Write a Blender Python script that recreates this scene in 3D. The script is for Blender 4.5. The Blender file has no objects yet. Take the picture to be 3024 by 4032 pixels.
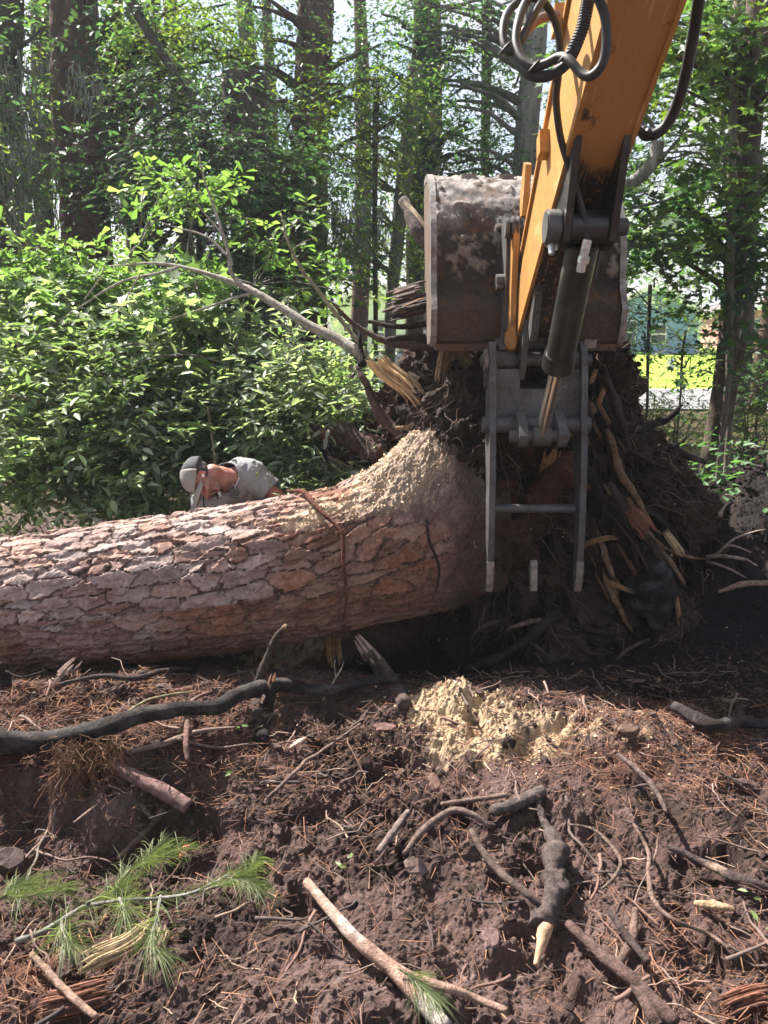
import bpy, bmesh, math, random
import numpy as np
from mathutils import Vector, Matrix
sc = bpy.context.scene
col = sc.collection
rng = np.random.default_rng(11)
random.seed(11)
R = math.radians

# ------------------------------------------------------------------ camera
PITCH = R(14.0); CAMZ = 1.75; FPX = 3029.0
cam_d = bpy.data.cameras.new('camera'); cam = bpy.data.objects.new('camera', cam_d); col.objects.link(cam)
cam.location = (0, 0, CAMZ); cam.rotation_euler = (math.pi/2 - PITCH, 0, 0)
cam_d.sensor_fit = 'VERTICAL'; cam_d.sensor_height = 24.0; cam_d.lens = 24.0*FPX/4032.0
cam_d.clip_start = 0.05; cam_d.clip_end = 2000
sc.camera = cam
cam_d.dof.use_dof = True; cam_d.dof.focus_distance = 3.6; cam_d.dof.aperture_fstop = 4.0      # a phone lens: hardly any blur

# ------------------------------------------------------------------ sky, sun, exposure
SUN_TO = Vector((-0.50, 0.50, 0.85)).normalized()          # direction towards the sun
world = bpy.data.worlds.new('World'); sc.world = world; world.use_nodes = True
wn = world.node_tree; wn.nodes.clear()
wo = wn.nodes.new('ShaderNodeOutputWorld'); wb = wn.nodes.new('ShaderNodeBackground')
sky = wn.nodes.new('ShaderNodeTexSky'); sky.sky_type = 'NISHITA'; sky.sun_disc = False
sky.sun_elevation = math.asin(SUN_TO.z); sky.sun_rotation = math.atan2(SUN_TO.x, SUN_TO.y)
sky.dust_density = 2.0
# broken bright cloud all over the sky
wtc = wn.nodes.new('ShaderNodeTexCoord'); wno = wn.nodes.new('ShaderNodeTexNoise'); wno.inputs['Scale'].default_value = 3.2
wno.inputs['Detail'].default_value = 6; wno.inputs['Roughness'].default_value = .6
wcr = wn.nodes.new('ShaderNodeValToRGB'); wcr.color_ramp.elements[0].position = .40; wcr.color_ramp.elements[1].position = .60
wmx = wn.nodes.new('ShaderNodeMix'); wmx.data_type = 'RGBA'; wmx.inputs[7].default_value = (4.8, 4.95, 5.2, 1)
wn.links.new(wtc.outputs['Generated'], wno.inputs['Vector']); wn.links.new(wno.outputs['Fac'], wcr.inputs['Fac'])
wn.links.new(wcr.outputs['Color'], wmx.inputs[0]); wn.links.new(sky.outputs['Color'], wmx.inputs[6])
wn.links.new(wmx.outputs[2], wb.inputs['Color']); wb.inputs['Strength'].default_value = 0.052
wn.links.new(wb.outputs['Background'], wo.inputs['Surface'])
sun_d = bpy.data.lights.new('sun', 'SUN'); sun = bpy.data.objects.new('sun', sun_d); col.objects.link(sun)
sun_d.energy = 5.0; sun_d.angle = R(0.53); sun_d.color = (1.0, 0.95, 0.87)
sun.rotation_euler = SUN_TO.to_track_quat('Z', 'Y').to_euler(); sun.location = (-6, 6, 14)
sc.view_settings.view_transform = 'Standard'; sc.view_settings.look = 'None'
sc.view_settings.exposure = 2.0; sc.view_settings.gamma = 1.0; sc.view_settings.use_curve_mapping = False
sc.render.engine = 'CYCLES'
sc.cycles.use_denoising = True
sc.cycles.max_bounces = 6; sc.cycles.diffuse_bounces = 3; sc.cycles.transmission_bounces = 4; sc.cycles.glossy_bounces = 2
sc.cycles.sample_clamp_indirect = 6.0

# ------------------------------------------------------------------ helpers: picture point at a world distance
CP, SP = math.cos(PITCH), math.sin(PITCH)
def P(u, v, y):
    dx, dy = (u-1512)/FPX, (2016-v)/FPX
    t = y/(CP + dy*SP)
    return np.array((t*dx, y, CAMZ + t*(dy*CP - SP)))
def proj(p):
    p = np.asarray(p, float); y = p[..., 1]; z = p[..., 2]-CAMZ
    zc = y*CP - z*SP; up = y*SP + z*CP
    return 1512+FPX*p[..., 0]/zc, 2016-FPX*up/zc, zc
def ss(a, b, t):
    t = np.clip((t-a)/(b-a), 0, 1); return t*t*(3-2*t)
def lin(r, g, b):
    f = lambda c: (c/255/12.92 if c <= 10 else ((c/255+.055)/1.055)**2.4)
    return np.array((f(r), f(g), f(b)))

# ------------------------------------------------------------------ noise
_TAB = np.random.default_rng(5).random(1 << 20)
def _h(ix, iy, iz, s):
    h = (ix*73856093) ^ (iy*19349663) ^ (iz*83492791) ^ (int(s)*2654435761+12345)
    return _TAB[(h ^ (h >> 11)) & 0xfffff]
def vnoise(p, seed=0):
    p = np.asarray(p, float); i = np.floor(p).astype(np.int64); f = p-i; w = f*f*f*(f*(f*6-15)+10)
    r = 0
    for a in (0, 1):
        for b in (0, 1):
            for c in (0, 1):
                wt = (w[:, 0] if a else 1-w[:, 0])*(w[:, 1] if b else 1-w[:, 1])*(w[:, 2] if c else 1-w[:, 2])
                r = r + wt*_h(i[:, 0]+a, i[:, 1]+b, i[:, 2]+c, seed)
    return r*2-1
def fbm(p, octv=4, gain=.5, seed=0, ridged=False):
    p = np.asarray(p, float); a = 1; s = 0; t = 0
    for k in range(octv):
        n = vnoise(p*(2.03**k)+17.3*k, seed+k)
        s = s + a*((1-2*np.abs(n)) if ridged else n); t += a; a *= gain
    return s/t
def n2(x, y, f, octv=4, seed=0, **k):
    return fbm(np.stack((np.ravel(x)*f, np.ravel(y)*f, np.full(np.size(x), .37)), 1), octv, seed=seed, **k).reshape(np.shape(x))
def worley(x, y, seed=0, jit=.95):
    sh = np.shape(x); x = np.ravel(x); y = np.ravel(y)
    ix = np.floor(x).astype(np.int64); iy = np.floor(y).astype(np.int64)
    f1 = np.full(x.size, 9.); f2 = np.full(x.size, 9.); idx = np.zeros(x.size, np.int64); cx = np.zeros(x.size); cy = np.zeros(x.size)
    for a in (-1, 0, 1):
        for b in (-1, 0, 1):
            jx, jy = ix+a, iy+b; z = np.zeros_like(jx)
            px = jx+.5+jit*(_h(jx, jy, z, seed)-.5); py = jy+.5+jit*(_h(jx, jy, z+1, seed)-.5)
            d = np.hypot(px-x, py-y); m = d < f1
            f2 = np.where(m, f1, np.minimum(f2, d)); f1 = np.where(m, d, f1)
            idx = np.where(m, jx*100003+jy, idx); cx = np.where(m, px, cx); cy = np.where(m, py, cy)
    return [k.reshape(sh) for k in (f1, f2, idx, cx, cy)]

# ------------------------------------------------------------------ mesh helpers
def prop(o, label=None, cat=None, group=None, kind=None):
    if label: o['label'] = label
    if cat: o['category'] = cat
    if group: o['group'] = group
    if kind: o['kind'] = kind
    return o
def link(o, parent=None):
    col.objects.link(o)
    if parent is not None: o.parent = parent; o.matrix_parent_inverse = parent.matrix_world.inverted()
    return o
def empty(name, loc=(0, 0, 0), label=None, cat=None, group=None):
    o = bpy.data.objects.new(name, None); o.empty_display_size = .1; o.matrix_world = Matrix.Translation(Vector(loc)); col.objects.link(o)
    return prop(o, label, cat, group)
class MB:
    def __init__(s): s.V = []; s.F = {3: [], 4: []}; s.C = []; s.n = 0
    def add(s, V, F, c=(.5, .5, .5)):
        V = np.asarray(V, float).reshape(-1, 3)
        for f in (F if isinstance(F, (list, tuple)) else [F]):
            f = np.asarray(f, np.int64)
            if f.size: s.F[f.shape[1]].append(f+s.n)
        c = np.asarray(c, float)
        s.C.append(np.broadcast_to(c, (len(V), 3)) if c.ndim == 1 else c)
        s.V.append(V); s.n += len(V); return s
    def data(s, name, mat, smooth=True):
        V = np.concatenate(s.V); C = np.concatenate(s.C)
        me = bpy.data.meshes.new(name); me.vertices.add(len(V)); me.vertices.foreach_set('co', V.ravel())
        fs = [(k, np.concatenate(s.F[k])) for k in (3, 4) if s.F[k]]
        loops = np.concatenate([f.ravel() for _, f in fs]); tot = np.concatenate([np.full(len(f), k) for k, f in fs])
        me.loops.add(len(loops)); me.loops.foreach_set('vertex_index', loops.astype(np.int32))
        me.polygons.add(len(tot)); me.polygons.foreach_set('loop_start', (np.cumsum(tot)-tot).astype(np.int32))
        me.update(calc_edges=True)
        a = me.attributes.new('Col', 'FLOAT_COLOR', 'POINT'); c4 = np.ones((len(V), 4)); c4[:, :3] = C; a.data.foreach_set('color', c4.ravel())
        me.polygons.foreach_set('use_smooth', np.full(len(tot), bool(smooth))); me.materials.append(mat); me.validate()
        return me
    def build(s, name, mat, parent=None, smooth=True, **kw):
        o = bpy.data.objects.new(name, s.data(name, mat, smooth)); link(o, parent); return prop(o, **kw)
def nz(v):
    v = np.asarray(v, float); return v/np.maximum(np.linalg.norm(v, axis=-1, keepdims=True), 1e-9)
def spline(pts, n):
    p = np.asarray(pts, float)
    if len(p) == 2: return p[0]+(p[1]-p[0])*np.linspace(0, 1, n)[:, None]
    q = np.vstack((2*p[0]-p[1], p, 2*p[-1]-p[-2])); t = np.linspace(0, len(p)-1-1e-6, n); i = t.astype(int); f = (t-i)[:, None]
    a, b, c, d = q[i], q[i+1], q[i+2], q[i+3]
    return .5*((2*b)+(-a+c)*f+(2*a-5*b+4*c-d)*f**2+(-a+3*b-3*c+d)*f**3)
def tube(pts, rad, n=7, caps=True, lump=0, seed=0):
    p = np.asarray(pts, float); m = len(p); rad = np.broadcast_to(np.asarray(rad, float), (m,))
    t = nz(np.gradient(p, axis=0)); ref = np.eye(3)[np.argmin(np.abs(t[0]))]; u = nz(np.cross(t[0], ref)); U = np.zeros((m, 3))
    for i in range(m):
        u = nz(u-t[i]*np.dot(u, t[i])); U[i] = u
    W = np.cross(t, U); a = np.arange(n)*2*math.pi/n
    ring = U[:, None]*np.cos(a)[None, :, None]+W[:, None]*np.sin(a)[None, :, None]
    V = (p[:, None]+ring*rad[:, None, None]).reshape(-1, 3)
    if lump:
        k = vnoise(V*(.55/max(rad.mean(), .004))+seed, 3)*.7+vnoise(V*(1.5/max(rad.mean(), .004))+seed, 4)*.5
        V = V+(ring.reshape(-1, 3)*np.repeat(rad, n)[:, None])*(k*lump)[:, None]
    i = np.arange(m-1)[:, None]*n; j = np.arange(n)[None]; j2 = (j+1) % n
    q = np.stack((i+j, i+j2, i+n+j2, i+n+j), -1).reshape(-1, 4); F = [q]
    if caps:
        V = np.vstack((V, p[0], p[-1])); k = m*n; jj = np.arange(n)
        F.append(np.stack((np.full(n, k), (jj+1) % n, jj), 1)); F.append(np.stack((np.full(n, k+1), (m-1)*n+jj, (m-1)*n+(jj+1) % n), 1))
    return V, F
def wiggle(p, amp, seed=0, f=3.):
    p = np.asarray(p, float); L = np.cumsum(np.r_[0, np.linalg.norm(np.diff(p, axis=0), axis=1)])
    q = np.concatenate([np.stack((L*f, L*0+seed*3.7+k*9.1, L*0+k*31.7), 1) for k in range(3)]); o = fbm(q, 2, seed=1).reshape(3, -1).T
    return p+o*amp
def blob(ells, voxel, smooth=0):
    bm = bmesh.new()
    for c, r in ells:
        r = (r, r, r) if np.isscalar(r) else r
        bmesh.ops.create_icosphere(bm, subdivisions=3 if max(r) > .12 else 2, radius=1, matrix=Matrix.Translation(Vector(c)) @ Matrix.Diagonal((*r, 1)))
    me = bpy.data.meshes.new('tmp'); bm.to_mesh(me); bm.free()
    o = bpy.data.objects.new('tmp', me); ts = bpy.data.scenes.new('tmp'); ts.collection.objects.link(o)
    md = o.modifiers.new('r', 'REMESH'); md.mode = 'VOXEL'; md.voxel_size = voxel
    if smooth: s = o.modifiers.new('s', 'SMOOTH'); s.iterations = smooth; s.factor = .5
    vl = ts.view_layers[0]; vl.update(); e = o.evaluated_get(vl.depsgraph); m2 = e.to_mesh()
    V = np.zeros(len(m2.vertices)*3); m2.vertices.foreach_get('co', V); V = V.reshape(-1, 3)
    N = np.zeros(len(V)*3); m2.vertices.foreach_get('normal', N); N = N.reshape(-1, 3)
    nl = len(m2.loops); li = np.zeros(nl, np.int32); m2.loops.foreach_get('vertex_index', li)
    lt = np.zeros(len(m2.polygons), np.int32); m2.polygons.foreach_get('loop_total', lt); ls = np.zeros(len(lt), np.int32); m2.polygons.foreach_get('loop_start', ls)
    F = []
    for k in (3, 4):
        s_ = ls[lt == k]
        if len(s_): F.append(li[s_[:, None]+np.arange(k)])
    e.to_mesh_clear(); bpy.data.objects.remove(o); bpy.data.scenes.remove(ts); bpy.data.meshes.remove(me)
    return V, F, N
def caps(a, b, ra, rb, k=None):
    a, b = np.asarray(a, float), np.asarray(b, float); k = k or max(3, int(np.linalg.norm(b-a)/(min(ra, rb)*.45)))
    return [(a+(b-a)*t, ra+(rb-ra)*t) for t in np.linspace(0, 1, k)]
def bm_part(name, bm, mat, parent, bevel=0, smooth=False, seg=2, c=(.5, .5, .5)):
    if bevel:
        es = [e for e in bm.edges if len(e.link_faces) == 2 and e.calc_face_angle(0) > .5]
        bmesh.ops.bevel(bm, geom=es, offset=bevel, segments=seg, affect='EDGES', clamp_overlap=True)
    bmesh.ops.recalc_face_normals(bm, faces=bm.faces)
    me = bpy.data.meshes.new(name); bm.to_mesh(me); bm.free(); me.materials.append(mat)
    if smooth: me.polygons.foreach_set('use_smooth', np.ones(len(me.polygons), bool)); me.set_sharp_from_angle(angle=R(38))
    o = bpy.data.objects.new(name, me); return link(o, parent)
def prism(name, prof, x0, x1, mat, parent, bevel=.004, axis='x', smooth=True):
    bm = bmesh.new()
    mk = {'x': lambda a, b, t: (t, a, b), 'y': lambda a, b, t: (a, t, b), 'z': lambda a, b, t: (a, b, t)}[axis]
    A = [bm.verts.new(mk(a, b, x0)) for a, b in prof]; B = [bm.verts.new(mk(a, b, x1)) for a, b in prof]
    bm.faces.new(A); bm.faces.new(B[::-1]); n = len(prof)
    for i in range(n): bm.faces.new((A[i], B[i], B[(i+1) % n], A[(i+1) % n]))
    return bm_part(name, bm, mat, parent, bevel, smooth)
def rod(name, a, b, r, mat, parent, n=28, bevel=.003, r2=None):
    a, b = Vector(a), Vector(b); d = b-a; bm = bmesh.new()
    bmesh.ops.create_cone(bm, cap_ends=True, segments=n, radius1=r, radius2=r if r2 is None else r2, depth=d.length,
                          matrix=Matrix.Translation((a+b)/2) @ d.to_track_quat('Z', 'Y').to_matrix().to_4x4())
    return bm_part(name, bm, mat, parent, bevel, True)

# ------------------------------------------------------------------ materials
def node(nt, t, ins=None, **kw):
    n = nt.nodes.new(t)
    for k, v in kw.items(): setattr(n, k, v)
    for k, v in (ins or {}).items():
        if isinstance(v, bpy.types.NodeSocket): nt.links.new(v, n.inputs[k])
        else: n.inputs[k].default_value = v
    return n
def pm(name, color=None, rough=.8, nscale=25, namt=.35, bscale=70, bstr=.3, bdist=.01, metal=0, transl=0, spec=.5, tcol=(1.15, 1.35, .55), stretch=None, coat=0):
    """Principled material: colour = constant or the mesh's own 'Col' attribute, varied by noise, with fine relief."""
    m = bpy.data.materials.new(name); m.use_nodes = True; nt = m.node_tree; nt.nodes.clear()
    tc = node(nt, 'ShaderNodeTexCoord'); vec = tc.outputs['Object']
    if stretch is not None: vec = node(nt, 'ShaderNodeMapping', {'Vector': vec, 'Scale': stretch}).outputs[0]
    base = node(nt, 'ShaderNodeAttribute', attribute_name='Col').outputs['Color'] if color is None else node(nt, 'ShaderNodeRGB').outputs[0]
    if color is not None: base.default_value = (*color, 1)
    if namt:
        nn = node(nt, 'ShaderNodeTexNoise', {'Vector': vec, 'Scale': nscale, 'Detail': 5.0, 'Roughness': .65})
        mr = node(nt, 'ShaderNodeMapRange', {'Value': nn.outputs['Fac'], 'From Min': .25, 'From Max': .75, 'To Min': 1-namt, 'To Max': 1+namt})
        mx = node(nt, 'ShaderNodeVectorMath', {0: base, 1: mr.outputs[0]}, operation='MULTIPLY'); base = mx.outputs[0]
    b = node(nt, 'ShaderNodeBsdfPrincipled', {'Base Color': base, 'Roughness': rough, 'Metallic': metal, 'Specular IOR Level': spec, 'Coat Weight': coat})
    if bstr:
        bn = node(nt, 'ShaderNodeTexNoise', {'Vector': vec, 'Scale': bscale, 'Detail': 6.0, 'Roughness': .7})
        bp = node(nt, 'ShaderNodeBump', {'Height': bn.outputs['Fac'], 'Strength': bstr, 'Distance': bdist}); nt.links.new(bp.outputs[0], b.inputs['Normal'])
    out = node(nt, 'ShaderNodeOutputMaterial'); sh = b.outputs[0]
    if transl:
        tm = node(nt, 'ShaderNodeVectorMath', {0: base, 1: tcol}, operation='MULTIPLY')
        tr = node(nt, 'ShaderNodeBsdfTranslucent', {'Color': tm.outputs[0]}); sh = node(nt, 'ShaderNodeMixShader', {0: transl, 1: sh, 2: tr.outputs[0]}).outputs[0]
    nt.links.new(sh, out.inputs['Surface']); return m
def worn(name, c1, c2, c3=None, scale=8, lo=.45, hi=.6, rough1=.45, rough2=.85, metal1=0, bstr=.15, bscale=60, stretch=(1, 1, 1), scratches=0, spec=.5, extra=None):
    """Painted or bare metal c1 with patches of dirt or rust c2 and specks c3."""
    m = bpy.data.materials.new(name); m.use_nodes = True; nt = m.node_tree; nt.nodes.clear()
    tc = node(nt, 'ShaderNodeTexCoord'); vec = node(nt, 'ShaderNodeMapping', {'Vector': tc.outputs['Object'], 'Scale': stretch}).outputs[0]
    n1 = node(nt, 'ShaderNodeTexNoise', {'Vector': vec, 'Scale': scale, 'Detail': 8.0, 'Roughness': .68})
    f1 = node(nt, 'ShaderNodeMapRange', {'Value': n1.outputs['Fac'], 'From Min': lo, 'From Max': hi}).outputs[0]
    if extra: f1 = node(nt, 'ShaderNodeMath', {0: f1, 1: extra(nt, tc)}, operation='MAXIMUM').outputs[0]
    n0 = node(nt, 'ShaderNodeTexNoise', {'Vector': vec, 'Scale': scale*.35, 'Detail': 4.0})
    v0 = node(nt, 'ShaderNodeMapRange', {'Value': n0.outputs['Fac'], 'From Min': .3, 'From Max': .7, 'To Min': .78, 'To Max': 1.15}).outputs[0]
    cc = node(nt, 'ShaderNodeVectorMath', {0: (*c1,), 1: v0}, operation='MULTIPLY').outputs[0]
    mx = node(nt, 'ShaderNodeMix', {0: f1, 6: cc, 7: (*c2, 1)}, data_type='RGBA').outputs[2]
    if c3 is not None:
        n3 = node(nt, 'ShaderNodeTexNoise', {'Vector': tc.outputs['Object'], 'Scale': scale*6, 'Detail': 5.0, 'Roughness': .7})
        f3 = node(nt, 'ShaderNodeMapRange', {'Value': n3.outputs['Fac'], 'From Min': .56, 'From Max': .66}).outputs[0]
        mx = node(nt, 'ShaderNodeMix', {0: f3, 6: mx, 7: (*c3, 1)}, data_type='RGBA').outputs[2]
    if scratches:
        sv = node(nt, 'ShaderNodeMapping', {'Vector': tc.outputs['Object'], 'Scale': (90, 3, 9), 'Rotation': (.5, .1, .2)}).outputs[0]
        n4 = node(nt, 'ShaderNodeTexNoise', {'Vector': sv, 'Scale': 1.0, 'Detail': 3.0})
        f4 = node(nt, 'ShaderNodeMapRange', {'Value': n4.outputs['Fac'], 'From Min': .62, 'From Max': .72, 'To Max': scratches}).outputs[0]
        mx = node(nt, 'ShaderNodeMix', {0: f4, 6: mx, 7: (.62, .40, .2, 1)}, data_type='RGBA').outputs[2]
    ro = node(nt, 'ShaderNodeMapRange', {'Value': f1, 'To Min': rough1, 'To Max': rough2}).outputs[0]
    me_ = node(nt, 'ShaderNodeMapRange', {'Value': f1, 'To Min': metal1, 'To Max': 0.0}).outputs[0]
    b = node(nt, 'ShaderNodeBsdfPrincipled', {'Base Color': mx, 'Roughness': ro, 'Metallic': me_, 'Specular IOR Level': spec})
    bn = node(nt, 'ShaderNodeTexNoise', {'Vector': tc.outputs['Object'], 'Scale': bscale, 'Detail': 6.0, 'Roughness': .7})
    hh = node(nt, 'ShaderNodeMath', {0: bn.outputs['Fac'], 1: f1}, operation='ADD').outputs[0]
    bp = node(nt, 'ShaderNodeBump', {'Height': hh, 'Strength': bstr, 'Distance': .006}); nt.links.new(bp.outputs[0], b.inputs['Normal'])
    out = node(nt, 'ShaderNodeOutputMaterial'); nt.links.new(b.outputs[0], out.inputs['Surface']); return m
M_soil = pm('soil', rough=.82, nscale=60, namt=.45, bscale=150, bstr=.9, bdist=.014, spec=.10)
M_bark = pm('pine_bark', rough=.9, nscale=48, namt=.42, bscale=95, bstr=.4, bdist=.006, spec=.12)
M_treebark = pm('standing_bark', rough=.9, nscale=14, namt=.55, bscale=22, bstr=.9, bdist=.05, spec=.2, stretch=(1, 1, .3))
M_root = pm('root', rough=.85, nscale=45, namt=.6, bscale=75, bstr=1.0, bdist=.022, spec=.15)
M_wood = pm('torn_wood', rough=.75, nscale=40, namt=.45, bscale=90, bstr=.6, bdist=.008, spec=.3)
M_twig = pm('twig', rough=.8, namt=.3, nscale=80, bstr=0, spec=.3)
M_leaf = pm('leaf', rough=.5, namt=0, bstr=0, transl=.48, spec=.25)
M_moss = pm('spanish_moss', rough=.95, namt=.25, nscale=40, bstr=0, transl=.25, tcol=(1, 1, .9), spec=.1)
M_dust = pm('sawdust', rough=.95, nscale=120, namt=.25, bscale=260, bstr=.6, bdist=.006, spec=.15)

# ================================================================== GROUND
def G(x, y, fine=True):
    x = np.asarray(x, float); y = np.asarray(y, float)
    near = ss(9, 5, y)*ss(7, 4, np.abs(x))
    h = .05*n2(x, y, 1.3, 3, 5)*near
    wob = 1.5*n2(x, y*.4, 3.1, 4, 21, gain=.7)
    ml = ss(-.30, -.75, x)*ss(7, 4, np.abs(x)); e = 2.50+.10*wob
    h = h+ml*(.14*ss(e-.12, e+.09, y)*ss(3.7, 2.9, y) - .07*np.exp(-((y-(e-.16))/.13)**2))
    mr = .45*ss(.12, .32, x)*ss(1.35, 1.05, x); e2 = 2.40+.16*n2(x, y*.4, 4.3, 4, 22, gain=.7)
    h = h+mr*(.09*ss(e2-.07, e2+.05, y)*ss(3.3, 2.7, y) - .06*np.exp(-((y-(e2-.12))/.10)**2))
    h = h+.08*np.exp(-((x+1.35)/.42)**2-((y-3.20)/.22)**2) + .04*np.exp(-((x+1.9)/.4)**2-((y-3.1)/.3)**2)
    h = h+.15*np.exp(-((x-.32)/.24)**2-((y-3.22)/.17)**2) + .07*np.exp(-((x-.62)/.3)**2-((y-3.02)/.25)**2)
    h = h-.24*np.exp(-((x+.72)/.42)**2-((y-4.25)/.34)**2)-.26*np.exp(-((x-.25)/.5)**2-((y-4.05)/.32)**2) - .10*np.exp(-((x+1.3)/.9)**2-((y-3.95)/.25)**2)
    h = h+.15*np.exp(-((x-1.10)/.35)**2-((y-2.85)/.2)**2)+.08*np.exp(-((x+.75)/.30)**2-((y-2.68)/.16)**2)+.06*np.exp(-((x+.15)/.22)**2-((y-2.3)/.12)**2)
    h = h+.40*ss(1.2, 2.2, x)*ss(3.1, 4.4, y)*ss(7, 5, y)
    h = h+.42*np.exp(-((x-2.55)/.5)**2-((y-5.0)/.5)**2) + .22*np.exp(-((x-1.9)/.5)**2-((y-4.4)/.4)**2)
    h = h+near*.045*n2(x, y, 5, 4, 31)+near*ss(3.6, 3.2, y)*(.030*n2(x, y, 9, 3, 33)-.060*ss(.12, .42, n2(x, y, 4.6, 3, 35)))
    if fine:
        rough = near*(.45+.55*ss(-.3, .3, n2(x, y, 2.2, 2, 41)))
        wx, wy = x+.030*n2(x, y, 26, 3, 42, gain=.65), y+.030*n2(x, y, 26, 3, 43, gain=.65)
        f1 = worley(wx/.085, wy/.085, 3)[0]; f2 = worley(wx/.040+9, wy/.040, 4)[0]
        h = h+rough*(.022*(1-f1)*ss(-.2, .4, n2(x, y, 5, 2, 48))+.020*(1-f2)+.034*n2(x, y, 22, 5, 44, gain=.72)+.020*n2(x, y, 44, 3, 49, gain=.75))-.015*near
    h = h-.10*ss(8, 14, y)
    return h
def PG(u, v, dz=0.):
    d = P(u, v, 1.)-np.array((0, 0, CAMZ)); t = np.linspace(1.0, 7, 320); p = np.array((0, 0, CAMZ))+t[:, None]*d
    b = np.nonzero(p[:, 2] < G(p[:, 0], p[:, 1], False)+.02)[0]
    q = p[b[0]] if len(b) else p[-1]; return q+np.array((0, 0, dz))

def geo(a, b, n): return a*(b/a)**np.linspace(0, 1, n)
xs = np.concatenate((-2.4-geo(.03, 400, 46)[::-1], np.linspace(-2.4, 2.4, 480), 2.4+geo(.03, 400, 46)))
ys = np.concatenate((1.25-geo(.03, 60, 16)[::-1], np.linspace(1.25, 3.9, 310), np.linspace(3.92, 5.6, 90), np.linspace(5.63, 6.2, 16), 6.2+geo(.05, 700, 46)))
X, Y = np.meshgrid(xs, ys); Z = G(X, Y)
Vg = np.stack((X, Y, Z), -1).reshape(-1, 3); nx, ny = len(xs), len(ys)
ii = (np.arange(ny-1)[:, None]*nx+np.arange(nx-1)[None]).ravel(); Fg = np.stack((ii, ii+1, ii+nx+1, ii+nx), 1)
x_, y_ = Vg[:, 0], Vg[:, 1]
c_dark, c_mid, c_dry = np.array((.044, .029, .026)), np.array((.112, .072, .065)), np.array((.205, .146, .135))
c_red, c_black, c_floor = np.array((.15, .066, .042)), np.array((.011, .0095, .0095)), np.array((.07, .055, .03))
k = n2(x_, y_, 1.7, 4, 51)*.6+n2(x_, y_, 9, 3, 52)*.5
Cg = c_dark+(c_mid-c_dark)*ss(-.5, .1, k)[:, None]; Cg = Cg+(c_dry-Cg)*(.75*ss(.05, .55, k))[:, None]
def gm(cx, cy, sx, sy): return np.exp(-((x_-cx)/sx)**2-((y_-cy)/sy)**2)
wet = ss(-.05, .4, n2(x_, y_, 2.6, 4, 58)); Cg = Cg*(1-.42*wet)[:, None]
red = np.clip(gm(-1.3, 2.95, .9, .35)+gm(1.2, 2.75, .55, .25)+gm(-1.0, 1.75, .35, .12)+gm(.95, 1.75, .25, .15)+.5*gm(0, 2.6, .3, .2), 0, 1)*ss(-.3, .25, n2(x_, y_, 6, 3, 53))
Cg = Cg+(c_red*.8-Cg)*(.85*red)[:, None]
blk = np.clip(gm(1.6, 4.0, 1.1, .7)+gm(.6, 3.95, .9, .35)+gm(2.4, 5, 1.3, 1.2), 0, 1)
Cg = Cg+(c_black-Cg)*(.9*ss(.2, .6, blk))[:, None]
dust = np.clip(.95*gm(.30, 3.18, .25, .18)+.75*gm(.45, 2.92, .34, .18)+.45*gm(.95, 2.85, .4, .2)+.8*gm(-.6, 4.4, .35, .3), 0, 1)
dmask = ss(.45, .72, dust+.70*n2(x_, y_, 13, 5, 54, gain=.72))
c_dust = np.array((.50, .37, .235))
Cg = Cg+(c_dust-Cg)*(.78*dmask)[:, None]
far = ss(6, 8, y_); Cg = Cg+(c_floor-Cg)*far[:, None]
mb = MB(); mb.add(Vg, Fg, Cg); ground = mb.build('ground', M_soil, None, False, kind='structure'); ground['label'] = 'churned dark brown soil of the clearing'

def sheet(name, x0, x1, y0, y1, z, mat, nx=40, ny=12, wob=0, cfun=None):
    X, Y = np.meshgrid(np.linspace(x0, x1, nx), np.linspace(y0, y1, ny))
    t = (Y-y0)/(y1-y0); Y = Y+wob*(1-2*np.abs(t-.5))*0+wob*np.where((t == 0) | (t == 1), n2(X, Y, .5, 3, 61), 0)
    V = np.stack((X, Y, np.full(X.shape, z)), -1).reshape(-1, 3); i = (np.arange(ny-1)[:, None]*nx+np.arange(nx-1)[None]).ravel()
    m = MB(); m.add(V, np.stack((i, i+1, i+nx+1, i+nx), 1), cfun(V) if cfun else (.5, .5, .5)); return m.build(name, mat, kind='structure')
M_grass = pm('lawn', rough=.9, nscale=1.2, namt=.35, bscale=30, bstr=.8, bdist=.05, color=(.27, .37, .055), spec=.2)
M_asph = pm('asphalt', rough=.9, nscale=3, namt=.25, bscale=80, bstr=.3, color=(.16, .16, .165), spec=.3)
sheet('road', -120, 120, 16.2, 20.6, -.06, M_asph, wob=.15)
sheet('lawn', -150, 150, 21.0, 75, -.055, M_grass, wob=.3)
M_conc = pm('concrete', rough=.9, nscale=4, namt=.2, bscale=40, bstr=.2, color=(.42, .41, .39))
sheet('pavement', -120, 120, 20.6, 21.0, -.05, M_conc)

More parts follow.
